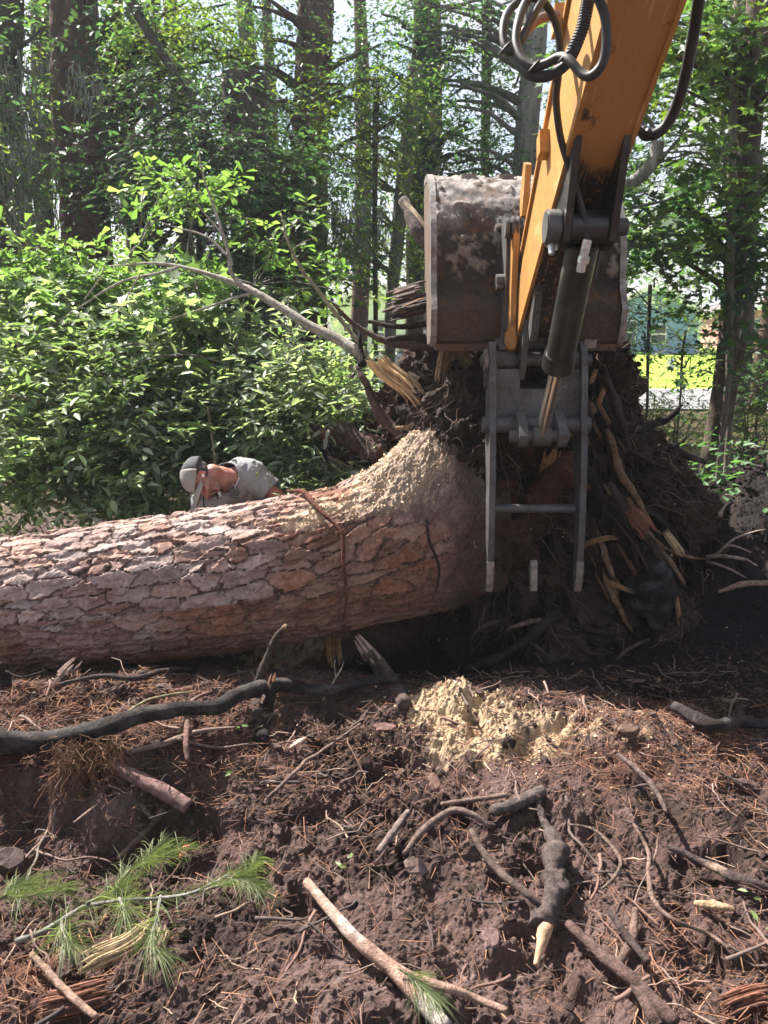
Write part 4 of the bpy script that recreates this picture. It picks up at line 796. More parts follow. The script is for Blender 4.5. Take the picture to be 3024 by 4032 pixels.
# ================================================================== STANDING TREES
DK, MD, BR, BLG = [G4, G1, G4], [G1, G2, G4], [G2, G3, G3], [G5, G1, G4]
tree('pine_tree', 'big pine with plated purple-brown bark at the left, tallest trunk there', 'tree', [(290, -260, 10), (292, 0, 10), (300, 420, 10), (330, 760, 10), (345, 1000, 10), (350, 1250, 10)], [.30, .29, .265, .25, .235, .235], PINEB,
     [((560, 640, 9.6), (.6, .5, .5), 6, 12, 'maple', .10, DK), ((370, 40, 9.4), (.6, .4, .25), 4, 12, 'maple', .10, MD), ((250, 700, 9.6), (.3, .2, .3), 2, 8, 'maple', .09, DK)],
     [((320, 260, 9.65), .9)], plates=.16, seed=201, n=40, seg=190)
tree('pine_tree', 'second big pine, reddish bark, behind the fallen sapling', 'tree', [(1250, -260, 11.5), (1245, 0, 11.5), (1228, 400, 11.5), (1215, 800, 11.5), (1212, 1200, 11.5), (1215, 1500, 11.5)], [.27, .26, .245, .23, .21, .20], PINEB,
     [((1060, 250, 11), (.55, .5, .9), 8, 14, 'oval', .085, DK), ((1130, 640, 10.6), (.7, .4, .6), 7, 14, 'maple', .09, BLG), ((1130, 850, 10.4), (.8, .4, .5), 6, 12, 'maple', .09, BLG), ((1430, 330, 11.2), (.55, .5, .8), 6, 12, 'maple', .09, MD)],
     [((1330, 760, 10.8), 1.2), ((1390, 790, 10.8), 1.4), ((1430, 830, 10.8), 1.1), ((1355, 850, 10.8), 1.3)], plates=.15, seed=202, n=36, seg=170)
tree('bald_tree', 'grey slender trunk left of the second pine', 'tree', [(955, -200, 13), (968, 100, 13), (1000, 400, 13), (1020, 650, 13), (1025, 1200, 13)], [.16, .15, .14, .13, .12], GREYB,
     [((900, 250, 12.5), (1.6, .8, 1.1), 16, 16, 'oval', .09, DK), ((870, 560, 12), (1.3, .6, .9), 14, 14, 'oval', .085, DK), ((1080, 480, 12), (.8, .5, .6), 8, 12, 'oval', .09, BR)], seed=203)
tree('sweetgum_tree', 'dark straight trunk with pale mossy bark before the bright gap', 'tree', [(1690, -200, 13), (1672, 100, 13), (1655, 450, 13), (1640, 900, 13), (1630, 1350, 13)], [.15, .15, .16, .17, .18], (.075, .065, .05),
     [((1700, 150, 12.6), (1.3, .7, .8), 12, 14, 'maple', .10, DK), ((1600, 480, 12.4), (1.0, .6, .6), 9, 12, 'maple', .09, MD), ((1700, 1000, 12.3), (.6, .4, .5), 6, 12, 'maple', .10, MD), ((1830, 620, 12.6), (.8, .5, .5), 8, 12, 'maple', .10, DK)], seed=204)
tree('sweetgum_tree', 'leaning pale grey trunk beside the dark straight one', 'tree', [(1640, 250, 12.2), (1600, 620, 12.2), (1570, 900, 12.2), (1545, 1150, 12.2), (1535, 1400, 12.2)], [.07, .09, .10, .115, .12], (.15, .14, .12),
     [((1480, 700, 12), (.8, .5, .6), 9, 12, 'maple', .09, BR), ((1470, 950, 12), (.7, .4, .6), 7, 12, 'oval', .085, BR)], [((1450, 760, 12), 1.4), ((1490, 820, 12), 1.0)], seed=205)
tree('oak_tree', 'lichen spotted grey trunk just left of the excavator arm', 'tree', [(2120, -150, 12), (2105, 200, 12), (2080, 450, 12), (2062, 720, 12), (2050, 1300, 12)], [.14, .15, .16, .165, .17], (.19, .18, .16),
     [((1900, 250, 12), (1.3, .7, .8), 12, 14, 'oval', .09, DK), ((2000, 620, 12), (1.2, .6, .5), 10, 12, 'maple', .09, DK), ((1880, 60, 12), (1.2, .6, .5), 9, 12, 'oval', .09, MD)], seed=206)
tree('slim_tree', 'thin dark trunk midway between bucket and mossy trees', 'tree', [(1920, -150, 14), (1915, 300, 14), (1910, 700, 14), (1905, 1300, 14)], [.07, .07, .08, .09], DARKB,
     [((1800, 800, 13.5), (1.2, .6, .8), 11, 12, 'oval', .09, DK), ((1960, 450, 13.6), (.9, .5, .7), 8, 12, 'oval', .09, DK)], seed=207)
tree('sweetgum_tree', 'large leaning trunk at the right with slim stems at its foot', 'tree', [(3010, -250, 8), (2990, 100, 8), (2940, 620, 8), (2895, 1050, 8), (2862, 1400, 8), (2815, 1720, 8), (2800, 1790, 8)], [.105, .10, .098, .10, .105, .12, .135], (.10, .075, .058),
     [((2950, 350, 7.6), (.8, .5, .7), 12, 14, 'maple', .10, [G2, G2, G1]), ((2720, 230, 8), (.9, .5, .6), 11, 13, 'maple', .10, [G2, G3, G1]), ((2900, 780, 7.6), (.7, .5, .5), 9, 13, 'maple', .10, [G2, G2, G1]), ((2640, 900, 8), (.6, .4, .30), 6, 12, 'maple', .11, MD), ((2780, 1000, 7.8), (.4, .4, .18), 4, 10, 'maple', .11, [G2, G2, G1]), ((2990, 1150, 7.7), (.35, .4, .5), 6, 11, 'maple', .10, MD)], seed=208)
tree('sapling', 'slim pale stem hugging the large right trunk', 'sapling', [(2900, 0, 7.7), (2880, 700, 7.7), (2875, 1100, 7.7), (2872, 1450, 7.7), (2840, 1760, 7.7), (2835, 1800, 7.7)], [.022, .03, .035, .04, .042], (.17, .15, .12),
     [((2900, 1330, 7.5), (.22, .3, .5), 5, 9, 'maple', .09, MD)], seed=209, n=10)
tree('sapling', 'second slim stem right of the large trunk, forking upwards', 'sapling', [(2990, 600, 7.8), (2955, 1080, 7.8), (2930, 1320, 7.8), (2880, 1600, 7.8), (2860, 1830, 7.8)], [.025, .03, .036, .04], (.16, .135, .11),
     [((3000, 1500, 7.6), (.45, .3, .4), 8, 12, 'oval', .08, MD)], seed=210, n=10)
tree('maple_tree', 'pale branch-trunk curving out behind the excavator arm', 'tree', [(2590, 560, 7.2), (2570, 640, 7.2), (2500, 715, 7.2), (2440, 770, 7.2), (2445, 1000, 7.2), (2450, 1500, 7.2)], [.03, .04, .05, .055, .06], (.20, .19, .165),
     [((2600, 640, 7.2), (.7, .4, .5), 8, 11, 'maple', .09, [G2, G2, G1]), ((2570, 860, 7.2), (.45, .4, .3), 6, 11, 'maple', .10, MD), ((2480, 1020, 7.2), (.25, .3, .25), 3, 10, 'maple', .10, DK)], seed=211, n=12)
tree('cypress_tree', 'thick fluted mossy trunk in the middle of the left wood', 'tree', [(960, 300, 9.5), (975, 800, 9.5), (985, 1150, 9.5), (990, 1540, 9.5), (995, 1640, 9.5)], [.10, .13, .16, .21, .26], (.07, .058, .048),
     [((960, 780, 9.2), (.9, .5, .8), 16, 15, 'maple', .085, BLG), ((1020, 1020, 9), (.8, .5, .45), 10, 14, 'maple', .085, MD)], [((940, 1000, 9.2), 1.3), ((1000, 1060, 9.2), 1.4)], seed=212)
tree('cypress_tree', 'grey mossy trunk squeezed against the second pine', 'tree', [(1095, 600, 10.5), (1100, 1000, 10.5), (1098, 1300, 10.5), (1097, 1550, 10.5)], [.09, .10, .115, .13], (.11, .098, .08),
     [((1040, 780, 10.2), (.6, .4, .7), 9, 13, 'oval', .085, DK)], [((1100, 900, 10.3), 1.2)], seed=213)
tree('mossy_tree', 'leftmost dark trunk hung with grey moss', 'tree', [(30, -150, 9.5), (25, 400, 9.5), (20, 900, 9.5), (15, 1300, 9.5)], [.13, .14, .15, .17], DARKB,
     [((0, 250, 9.2), (.5, .5, .9), 11, 14, 'oval', .09, MD), ((30, 700, 9), (.5, .4, .8), 10, 13, 'oval', .085, [G2, G3, G1])], [((40, 330, 9.2), 1.6), ((30, 520, 9.2), 2.0), ((70, 640, 9.2), 1.6), ((15, 150, 9.2), 1.5)], seed=214)
tree('mossy_tree', 'pale trunk curtained in moss between leftmost trunk and big pine', 'tree', [(170, -150, 11), (165, 300, 11), (172, 800, 11), (185, 1000, 11), (190, 1300, 11)], [.10, .11, .12, .13, .14], (.20, .16, .14),
     [((120, 90, 10.8), (.6, .6, .6), 9, 14, 'oval', .09, MD), ((140, 450, 10.6), (.5, .4, .6), 7, 12, 'oval', .09, BR), ((80, 880, 10.6), (.5, .4, .5), 7, 12, 'lance', .10, [G2, G3])], [((160, 180, 10.7), 1.8), ((165, 330, 10.7), 1.8), ((150, 480, 10.7), 1.9), ((170, 600, 10.7), 1.7), ((110, 420, 10.7), 1.8), ((230, 350, 10.7), 1.2)], seed=215)
tree('mossy_tree', 'dark forked trunk right of the big pine, moss on its limbs', 'tree', [(390, 300, 11.5), (420, 480, 11.5), (470, 640, 11.5), (520, 800, 11.5), (545, 1200, 11.5)], [.07, .09, .11, .14, .17], DARKB,
     [((560, 200, 11), (1.3, .6, .8), 15, 14, 'maple', .095, BR), ((700, 120, 11), (1.2, .6, .7), 13, 14, 'maple', .095, BR), ((640, 480, 10.6), (1.1, .5, .6), 12, 13, 'oval', .09, DK), ((700, 760, 10), (1.1, .5, .6), 13, 13, 'oval', .09, DK)], [((450, 600, 11.2), .9), ((520, 700, 11.2), 1.0), ((470, 700, 11.2), 1.1)], seed=216)
tree('slim_tree', 'thin straight stem above the bare fallen branches', 'tree', [(615, -100, 12), (612, 300, 12), (610, 700, 12), (620, 1200, 12)], [.05, .055, .06, .07], (.11, .10, .085),
     [((620, 330, 11.6), (.9, .5, .5), 8, 12, 'maple', .09, BR)], seed=217, n=10)
tree('leaning_tree', 'long thin leaning branch-stem crossing the upper left wood', 'tree', [(500, -20, 9), (600, 150, 9), (690, 290, 9), (780, 420, 9), (860, 700, 9), (900, 1200, 9)], [.02, .03, .035, .04, .05, .06], (.09, .08, .065),
     [((760, 280, 8.8), (.7, .4, .5), 8, 13, 'oval', .08, BLG), ((840, 520, 8.8), (.6, .4, .5), 8, 13, 'oval', .08, DK)], seed=218, n=9)
tree('understorey_tree', 'leafy dark understorey tree above the person', 'tree', [(800, 500, 8.6), (790, 900, 8.6), (780, 1300, 8.6), (780, 1700, 8.6)], [.03, .035, .045, .05], DARKB,
     [((780, 640, 8.4), (.9, .5, .5), 14, 14, 'oval', .085, DK), ((760, 900, 8.2), (.75, .5, .5), 14, 14, 'oval', .085, DK), ((880, 1150, 8.2), (.9, .4, .5), 13, 14, 'oval', .085, DK)], seed=219, n=8)
tree('understorey_tree', 'leafy understorey tree between bucket and left wood', 'tree', [(1480, 400, 10.5), (1475, 800, 10.5), (1478, 1100, 10.5), (1480, 1500, 10.5)], [.025, .03, .035, .04], DARKB,
     [((1450, 520, 10.2), (.8, .4, .6), 11, 13, 'maple', .09, BR), ((1420, 1000, 10.2), (.5, .4, .4), 6, 11, 'oval', .085, BR), ((1530, 330, 10.4), (.6, .4, .6), 8, 12, 'maple', .095, MD)], seed=220, n=8)
tree('understorey_tree', 'slight dark sapling in front of the blue house', 'sapling', [(2560, 1120, 9.5), (2555, 1300, 9.5), (2550, 1480, 9.5), (2548, 1600, 9.5)], [.012, .018, .022, .025], DARKB,
     [((2545, 1200, 9.4), (.30, .3, .28), 5, 9, 'lance', .09, DK), ((2530, 1330, 9.4), (.3, .3, .15), 2, 7, 'lance', .09, DK)], seed=221, n=8)
tree('understorey_tree', 'spindly leafy stem before the road and lawn', 'sapling', [(2700, 1300, 8.8), (2685, 1420, 8.8), (2680, 1540, 8.8), (2672, 1640, 8.8)], [.008, .011, .014, .016], DARKB,
     [((2690, 1400, 8.7), (.40, .3, .18), 4, 6, 'lance', .085, DK)], seed=222, n=7)
tree('tall_tree', 'tall leafy tree filling the top right corner', 'tree', [(2960, -300, 13), (2950, 300, 13), (2940, 900, 13), (2935, 1350, 13)], [.12, .12, .13, .14], (.12, .11, .09),
     [((2720, 300, 12.5), (1.3, .7, 1.0), 14, 13, 'maple', .10, MD), ((2950, 120, 12.5), (1.1, .6, .8), 11, 13, 'maple', .10, MD), ((2650, 700, 12.5), (1.0, .6, .8), 11, 13, 'maple', .10, MD), ((3000, 600, 12.5), (.8, .5, .8), 8, 12, 'maple', .10, BR), ((2560, 120, 12.5), (.7, .5, .8), 6, 12, 'maple', .10, MD)], seed=223)

# upper crowns out of frame, added so their shade falls on the trees below
shade = [(-10.5, 14.2, 9.6, 2.0), (-7.0, 15.5, 10.2, 2.2), (-3.8, 14.8, 9.8, 1.9), (-.6, 16.4, 10.2, 2.2), (2.4, 15.2, 10.0, 1.9), (7.5, 15.6, 10.0, 2.0), (-6, 19, 12, 2.6), (-12, 18, 11, 2.6), (1, 19.5, 12, 2.6), (-3, 21, 12.5, 2.6)]
for k_, (x0, y0, z0, rr0) in enumerate(shade):
    t = empty('shade_pine', (x0, y0, 0), ['high crowned pine behind the big left pine', 'high crowned pine behind the forked mossy trunk', 'high crowned pine behind the second pine', 'high crowned pine behind the bucket', 'high crowned pine behind the leftmost trunks', 'high crowned pine behind the large right trunk', 'far pine seen past the thin straight stem', 'far pine beyond the left edge of the wood', 'far pine seen past the leaning pale trunk', 'farthest pine deep in the left wood'][k_], 'tree', 'tall pines whose crowns close over the wood')
    m, pl = trunk_mesh([(x0, y0, -.2), (x0+.2, y0, z0*.5), (x0, y0+.1, z0+1)], [.2, .16, .06], PINEB, 12, 24, 0, 230+k_); m.build('trunk', M_treebark, t)
    lm, tm, lb = MB(), MB(), MB(); crown(lm, tm, lb, (x0, y0, z0), (rr0, rr0*.9, rr0*.55), 15, 10, 7, .20, 'oval', DK, lambda c: np.array((x0, y0, min(c[2]-.3, z0))), .7, .8, .04)
    lb.build('branches', M_treebark, t, kind='stuff'); lm.build('crown', M_leaf, t, kind='stuff')
# far wood beyond the lawn and beside the road, one mass
lm = MB()
for (x0, x1, y0, y1, z0, z1, n_, lf) in [(-26, 4, 24, 34, 0, 4.5, 60, .30), (4, 26, 58, 70, 0, 9, 45, .55), (-22, 22, 70, 85, 0, 10, 50, .6), (9, 20, 24, 32, 1.5, 6, 10, .3), (20, 40, 30, 50, 0, 8, 20, .4)]:
    for _ in range(n_):
        c = np.array((rng.uniform(x0, x1), rng.uniform(y0, y1), rng.uniform(z0, z1)))
        if (abs(c[0]-P(1430, 1200, c[1])[0]) < 2.2 and c[2] < 4 and c[1] < 40): continue
        m_ = 16; o = rng.normal(0, 1, (m_, 3))*np.array((1.3, 1.0, .8)); sprays(lm, None, c+o, rng.normal(0, 1, (m_, 3))*np.array((1, 1, .4)), lf*3.5, 7, lf, 'oval', [G2, G3, G1], sag=.3)
lm.build('far_woods', M_leaf, kind='stuff', label='sunlit far trees beyond road and lawn')

# undergrowth: low shrubs in front of the road and among the trunks
def shrub(name, label, u, v, y, rad, ncl, nsp, shape, leaf, pal, grp=None, kk=7):
    c = P(u, v, y); t = empty(name, (c[0], y, float(G(c[0], y, False))), label, 'shrub', grp); lm, tm, lb = MB(), MB(), MB(); b = np.array((c[0], y, float(G(c[0], y, False))-.05))
    crown(lm, tm, lb, c, rad, ncl, nsp, kk, leaf, shape, pal, lambda q: b+rng.normal(0, .05, 3)*np.array((1, 1, 0)), .22, .32, .010, DARKB)
    lb.build('stems', M_twig, t, kind='stuff'); lm.build('foliage', M_leaf, t, kind='stuff'); return t
YG = [(.13, .17, .04), (.10, .15, .035), (.16, .18, .05)]
shrub('bush', 'yellow-green bush between root mass and right trunk', 2640, 1680, 10, (.9, .6, .35), 16, 12, 'oval', .06, YG)
shrub('bush', 'yellow-green low bush right of the large leaning trunk', 2960, 1700, 10.5, (.7, .6, .35), 14, 12, 'oval', .06, YG)
shrub('bush', 'bright feathery low plant at the foot of the root mass', 2740, 1960, 6.2, (.42, .3, .16), 12, 12, 'lance', .045, YG)
shrub('bush', 'shady bush behind the torn pale root', 1480, 1560, 7, (.45, .3, .3), 9, 12, 'oval', .07, [G2, G3, G1])
shrub('bush', 'bush under the moss curtains', 1340, 1480, 9, (.7, .4, .35), 10, 12, 'oval', .07, MD)
shrub('bush', 'dark bush at the foot of the fluted trunk', 900, 1450, 8.5, (1.0, .5, .6), 16, 13, 'oval', .08, DK)
shrub('bush', 'ferny bush beside the road edge', 2520, 1600, 11, (.6, .5, .3), 10, 10, 'lance', .07, [G2, G1, G3])
shrub('bush', 'bush in front of the blue house wall', 2475, 1260, 11, (.28, .3, .45), 4, 9, 'lance', .08, DK)
shrub('bush', 'leafy bush at the right edge before the lawn', 3000, 1480, 8.5, (.35, .3, .5), 9, 12, 'lance', .09, DK)
shrub('bush', 'glossy rosette sprig at the right edge on the black soil', 3010, 1890, 5.0, (.16, .14, .22), 8, 5, 'obov', .075, [(.07, .15, .06), (.09, .17, .07)])
for k_, (u_, y_) in enumerate([(60, 10), (420, 10.5), (640, 11), (1150, 13), (2250, 10)]):
    shrub('bush', ['dark bush at the foot of the leftmost trunk', 'dark bush beside the big pine foot', 'dark bush below the forked mossy trunk', 'bush far behind the second pine', 'bush behind the root mass and bucket'][k_], u_, 1330, y_, (1.1, .6, .8), 15, 13, 'oval', .085, DK)
lm = MB()
n_ = 1000; gx = rng.uniform(-9, 10, n_); gy = rng.uniform(6.5, 16, n_); p_ = np.stack((gx, gy, G(gx, gy, False)+rng.uniform(0, .18, n_)), 1)
sprays(lm, None, p_, rng.normal(0, 1, (n_, 3))*np.array((1, 1, .2))+np.array((0, 0, .5)), .22, 7, .06, 'oval', [G2, G1, YG[0]], sag=.3); lm.build('ground_cover', M_leaf, kind='stuff', label='low leafy ground cover under the trees')

# ================================================================== FELLED BRUSH BEHIND THE LOG
def leaf_part(shape, size, c, name='leaf'):
    m = MB(); Tm, Fm = LEAF[shape]; m.add(Tm*size, Fm, c); return m.data(name, M_leaf, True)
LEAFDATA = {}
def single_leaves(parent, n, pos, d, up, shape, size, pal):
    """The nearest leaves as parts of their own, sharing a few meshes."""
    for i in range(n):
        key = (shape, round(size, 3), i % 5, tuple(pal[0]))
        if key not in LEAFDATA: LEAFDATA[key] = leaf_part(shape, size*(.55+.1*(i % 5)), np.asarray(pal[i % len(pal)])*(.85+.12*(i % 4)))
        dx = Vector(nz(d[i])); s = Vector(nz(np.cross(up[i], d[i]))); nrm_ = dx.cross(s)
        o = bpy.data.objects.new('leaf', LEAFDATA[key]); M4 = Matrix((dx, s, nrm_)).transposed().to_4x4(); M4.translation = Vector(pos[i])
        col.objects.link(o); o.parent = parent; o.matrix_parent_inverse = parent.matrix_world.inverted(); o.matrix_basis = M4
def brush(name, label, cat, limbs, spots, shape, leaf, pal, near=0, k=7, barkc=GREYB, nsp=14, sig=.2, Ls=.3, group=None):
    """A felled crown: limbs as drawn, leafy sprays around the given spots."""
    b0 = P(*limbs[0][0][0]) if limbs else P(*spots[0][0]); t = empty(name, b0, label, cat, group)
    lines = []
    for j, (pts, r) in enumerate(limbs):
        p = wiggle(spline(np.array([P(*q) for q in pts]), 26), .03, 300+j+len(name)); lines.append(p)
        V, F = tube(p, np.interp(np.linspace(0, 1, 26), np.linspace(0, 1, len(r)), r), 8, True, .12, j)
        m = MB(); m.add(V, F, np.clip(np.asarray(barkc)*(1+.5*fbm(V*25, 3, seed=j)[:, None]), .01, 1)); m.build('limb', M_root, t)
    allp = np.vstack(lines) if lines else None; lm, tm = MB(), MB(); cand = []
    for (u, v, y), rad, ncl in spots:
        C = clumps(P(u, v, y), rad, ncl)
        if allp is not None:
            for c in C:
                i = np.argmin(((allp-c)**2).sum(1)); a = allp[i]
                if np.linalg.norm(c-a) > .12 and np.linalg.norm(c-a) < 1.6:
                    V, F = tube(wiggle(spline([a, (a+c)/2+np.array((0, 0, .05)), c], 7), .03, rng.integers(999), 4.), np.linspace(.007, .003, 7), 4, False); tm.add(V, F, np.asarray(barkc)*rng.uniform(.6, 1.1))
        for c in C:
            n_ = max(2, int(nsp*rng.uniform(.6, 1.4))); o = rng.normal(0, 1, (n_, 3))*sig*np.array((1, .8, .55)); d = nz(o+rng.normal(0, .5, (n_, 3))*sig+np.array((0, -.03, .03)))
            sprays(lm, tm, c+o*.6, d, Ls*rng.uniform(.6, 1.3, n_), k, leaf, shape, pal, sag=.2, twr=.0025, droop=.15)
            cand.append(c+np.array((0, -.16, .04)))
    if lm.n: lm.build('foliage', M_leaf, t, kind='stuff')
    if tm.n: tm.build('twigs', M_twig, t, kind='stuff')
    if near:
        cand = np.array(cand); i = np.argsort(cand[:, 1])[:max(4, len(cand)//2)]; pk = cand[rng.choice(i, near)]+rng.normal(0, .13, (near, 3))
        d = rng.normal(0, 1, (near, 3))*np.array((1, .6, .5))+np.array((0, -.3, -.15)); single_leaves(t, near, pk, d, np.array((0, -.5, 1))+rng.normal(0, .4, (near, 3)), shape, leaf*(.72 if shape == 'maple' else 1), pal)
    return t
GB = [(.185, .245, .135), (.235, .285, .18), (.135, .195, .095), (.30, .335, .25)]
GS = [(.25, .30, .215), (.31, .345, .28), (.17, .235, .135)]
brush('felled_tree_top', 'dense lance-leaved felled crown at the lower left behind the log', 'felled branches',
      [([(700, 1750, 5.4), (450, 1600, 5.7), (200, 1500, 6.0), (-150, 1400, 6.2)], [.04, .03, .02]), ([(650, 1900, 5.2), (350, 1850, 5.3), (50, 1750, 5.5)], [.03, .02, .012])],
      [((150, 1750, 5.0), (.75, .4, .45), 26), ((480, 1700, 5.2), (.55, .35, .40), 24), ((300, 1900, 5.0), (.45, .25, .22), 13), ((650, 1800, 5.5), (.4, .2, .25), 12), ((60, 1500, 5.4), (.6, .4, .4), 18), ((420, 1480, 5.5), (.7, .4, .35), 20), ((560, 1990, 5.0), (.2, .2, .10), 4)], 'oval', .085, GB, near=110)
brush('felled_tree_top', 'pale maple-leaved felled crown left of centre above the lance leaves', 'felled branches',
      [([(1280, 1500, 5.9), (1080, 1420, 6.0), (850, 1320, 6.1), (600, 1280, 6.2), (350, 1250, 6.3)], [.055, .05, .04, .03, .015]), ([(780, 1440, 5.5), (780, 1250, 5.5), (782, 1110, 5.5)], [.010, .007, .004]), ([(250, 1560, 5.0), (480, 1600, 5.0), (720, 1640, 5.1)], [.004, .006, .003]), ([(60, 1380, 5.3), (300, 1400, 5.2), (520, 1350, 5.2), (760, 1400, 5.2)], [.005, .008, .008, .004]), ([(520, 1180, 5.5), (640, 1330, 5.3), (720, 1440, 5.2)], [.004, .006, .004]), ([(420, 1500, 5.1), (560, 1430, 5.1), (740, 1400, 5.1), (900, 1430, 5.2)], [.004, .008, .007, .004]), ([(1050, 1500, 5.8), (900, 1380, 5.9), (760, 1300, 6)], [.04, .03, .02])],
      [((730, 1210, 5.8), (.22, .2, .2), 5), ((560, 1340, 5.8), (.5, .3, .22), 11), ((800, 1360, 5.7), (.4, .3, .22), 11), ((350, 1250, 6.0), (.6, .4, .35), 15), ((120, 1250, 6.1), (.5, .4, .4), 13), ((850, 1500, 5.6), (.4, .3, .2), 9)], 'maple', .10, [(.22, .28, .17), (.17, .25, .11), (.28, .33, .24)], near=60, k=5, nsp=9)
brush('felled_tree_top', 'oak crown of rounded leaf rosettes at upper left', 'felled branches',
      [([(1000, 1130, 6.6), (760, 1060, 6.6), (560, 1045, 6.7), (300, 1160, 6.8), (150, 1290, 6.8)], [.028, .02, .016, .012, .006]), ([(400, 1120, 6.7), (520, 1000, 6.7), (560, 950, 6.6)], [.010, .007, .004])],
      [((170, 1020, 6.4), (.35, .3, .12), 6), ((330, 1090, 6.4), (.6, .3, .25), 13), ((650, 840, 6.5), (.3, .3, .28), 5), ((800, 770, 6.5), (.4, .3, .2), 4), ((600, 1130, 6.3), (.6, .3, .25), 12), ((80, 1130, 6.4), (.4, .3, .25), 9), ((1130, 920, 6.6), (.22, .25, .25), 3), ((1250, 1080, 6.5), (.25, .2, .25), 4)], 'obov', .095, [(.12, .20, .065), (.15, .23, .08), (.19, .26, .11)], near=90, k=6, nsp=8, sig=.14, Ls=.16)
brush('felled_tree_top', 'silvery willow-leaved shoots standing right of the person', 'felled branches',
      [([(1000, 2000, 5.5), (1040, 1750, 5.4), (1100, 1600, 5.3), (1180, 1450, 5.2)], [.012, .010, .006]), ([(1100, 1900, 5.4), (1200, 1700, 5.1), (1400, 1600, 5.2)], [.010, .007, .004])],
      [((1180, 1550, 5.1), (.35, .3, .25), 13), ((1300, 1600, 5.1), (.3, .25, .16), 8), ((1050, 1650, 5.4), (.35, .2, .25), 12), ((900, 1690, 5.6), (.4, .2, .25), 14), ((1215, 1830, 5.1), (.30, .2, .20), 12), ((1310, 1880, 4.8), (.10, .12, .12), 5), ((1000, 1790, 5.6), (.3, .15, .15), 8), ((1090, 1400, 5.5), (.25, .2, .2), 6)], 'lance', .09, GS, near=110)
# bare fallen saplings and limbs
def limbs_thing(name, label, limbs, c, cat='branch', group=None, mat=None):
    t = empty(name, P(*limbs[0][0][0]), label, cat, group)
    for j, (pts, r) in enumerate(limbs):
        p = wiggle(spline(np.array([P(*q) for q in pts]), 30), .012, 400+j+len(label)); V, F = tube(p, np.interp(np.linspace(0, 1, 30), np.linspace(0, 1, len(r)), r), 9, True, .10, j)
        m = MB(); m.add(V, F, np.clip(np.asarray(c)*(1+.55*fbm(V*30, 3, seed=j)[:, None]), .01, 1)); m.build('stem' if j == 0 else 'side_branch', mat or M_root, t)
    return t
PB_ = (.36, .32, .27)
limbs_thing('fallen_sapling', 'long bare pale sapling slanting from the roots up to the left', [([(1440, 1400, 4.9), (1340, 1340, 5.0), (1200, 1270, 5.1), (1080, 1190, 5.2), (960, 1130, 5.3), (800, 1070, 5.4), (620, 1040, 5.5), (430, 1045, 5.6)], [.036, .034, .031, .027, .020, .014, .010, .005]),
     ([(960, 1130, 5.3), (910, 1075, 5.3), (900, 1010, 5.3), (870, 900, 5.35), (800, 700, 5.4), (785, 590, 5.4)], [.016, .015, .012, .009, .006, .003]), ([(900, 1010, 5.3), (820, 940, 5.35), (700, 900, 5.4), (640, 880, 5.4)], [.009, .007, .005, .003]), ([(880, 930, 5.33), (800, 830, 5.35), (760, 760, 5.35)], [.006, .005, .003]),
     ([(1000, 1150, 5.3), (880, 1190, 5.25), (760, 1230, 5.2), (660, 1260, 5.2)], [.010, .008, .006, .003]), ([(700, 1050, 5.45), (600, 1080, 5.45), (480, 1110, 5.5), (330, 1200, 5.5), (160, 1310, 5.6)], [.010, .010, .009, .007, .004]), ([(330, 1180, 5.5), (400, 1080, 5.5), (440, 960, 5.5)], [.006, .005, .003]), ([(545, 1080, 5.45), (480, 1200, 5.4), (430, 1260, 5.4)], [.005, .004, .002])], PB_)
limbs_thing('fallen_sapling', 'thin straight leafless pole leaning beside the second pine', [([(1415, 1350, 4.95), (1330, 1250, 5.0), (1230, 1120, 5.05), (1170, 1020, 5.1), (1130, 930, 5.1), (1105, 840, 5.15)], [.014, .014, .012, .010, .007, .004]), ([(1150, 980, 5.1), (1200, 950, 5.1), (1240, 940, 5.1)], [.004, .003, .002])], (.30, .25, .17))
limbs_thing('fallen_limb', 'pale curved limb buried in leaves at centre left', [([(1340, 1650, 5.3), (1250, 1580, 5.5), (1080, 1530, 5.7), (900, 1500, 5.9), (700, 1530, 6.0), (520, 1570, 6.0)], [.02, .035, .05, .045, .035, .02])], (.30, .28, .25))
limbs_thing('cut_limb', 'short sawn limb with orange cut end amid the leaves', [([(960, 1555, 5.45), (1020, 1600, 5.5), (1060, 1640, 5.5)], [.05, .05, .035])], (.12, .10, .08))
splinter('limb_cut_end', [(940, 1545, 5.42), (965, 1550, 5.41), (985, 1560, 5.41)], .03, .03, (.50, .26, .13), bpy.data.objects['cut_limb'], 77)
limbs_thing('dark_stem', 'dark upright broken stem where the pale sapling ends', [([(1430, 1440, 4.75), (1425, 1380, 4.8), (1420, 1330, 4.8), (1412, 1270, 4.85)], [.028, .02, .010, .004])], BLK)
for k_, (pts, lab) in enumerate([([(40, 1560, 4.9), (300, 1620, 4.95), (520, 1720, 5.0)], 'thin stick crossing the brush at far left'), ([(820, 1600, 5.0), (830, 1700, 5.0), (850, 1830, 4.9)], 'thin upright twig just above the cap'), ([(1380, 1560, 4.9), (1400, 1700, 4.85), (1470, 1850, 4.75)], 'thin pale stick leaning by the left roots'), ([(1290, 1800, 4.8), (1380, 1840, 4.75), (1460, 1855, 4.7)], 'pale yellowish stick lying behind the trunk flare')]):
    limbs_thing('loose_stick', lab, [(pts, [.008, .007, .005])], (.26, .21, .15), 'stick')
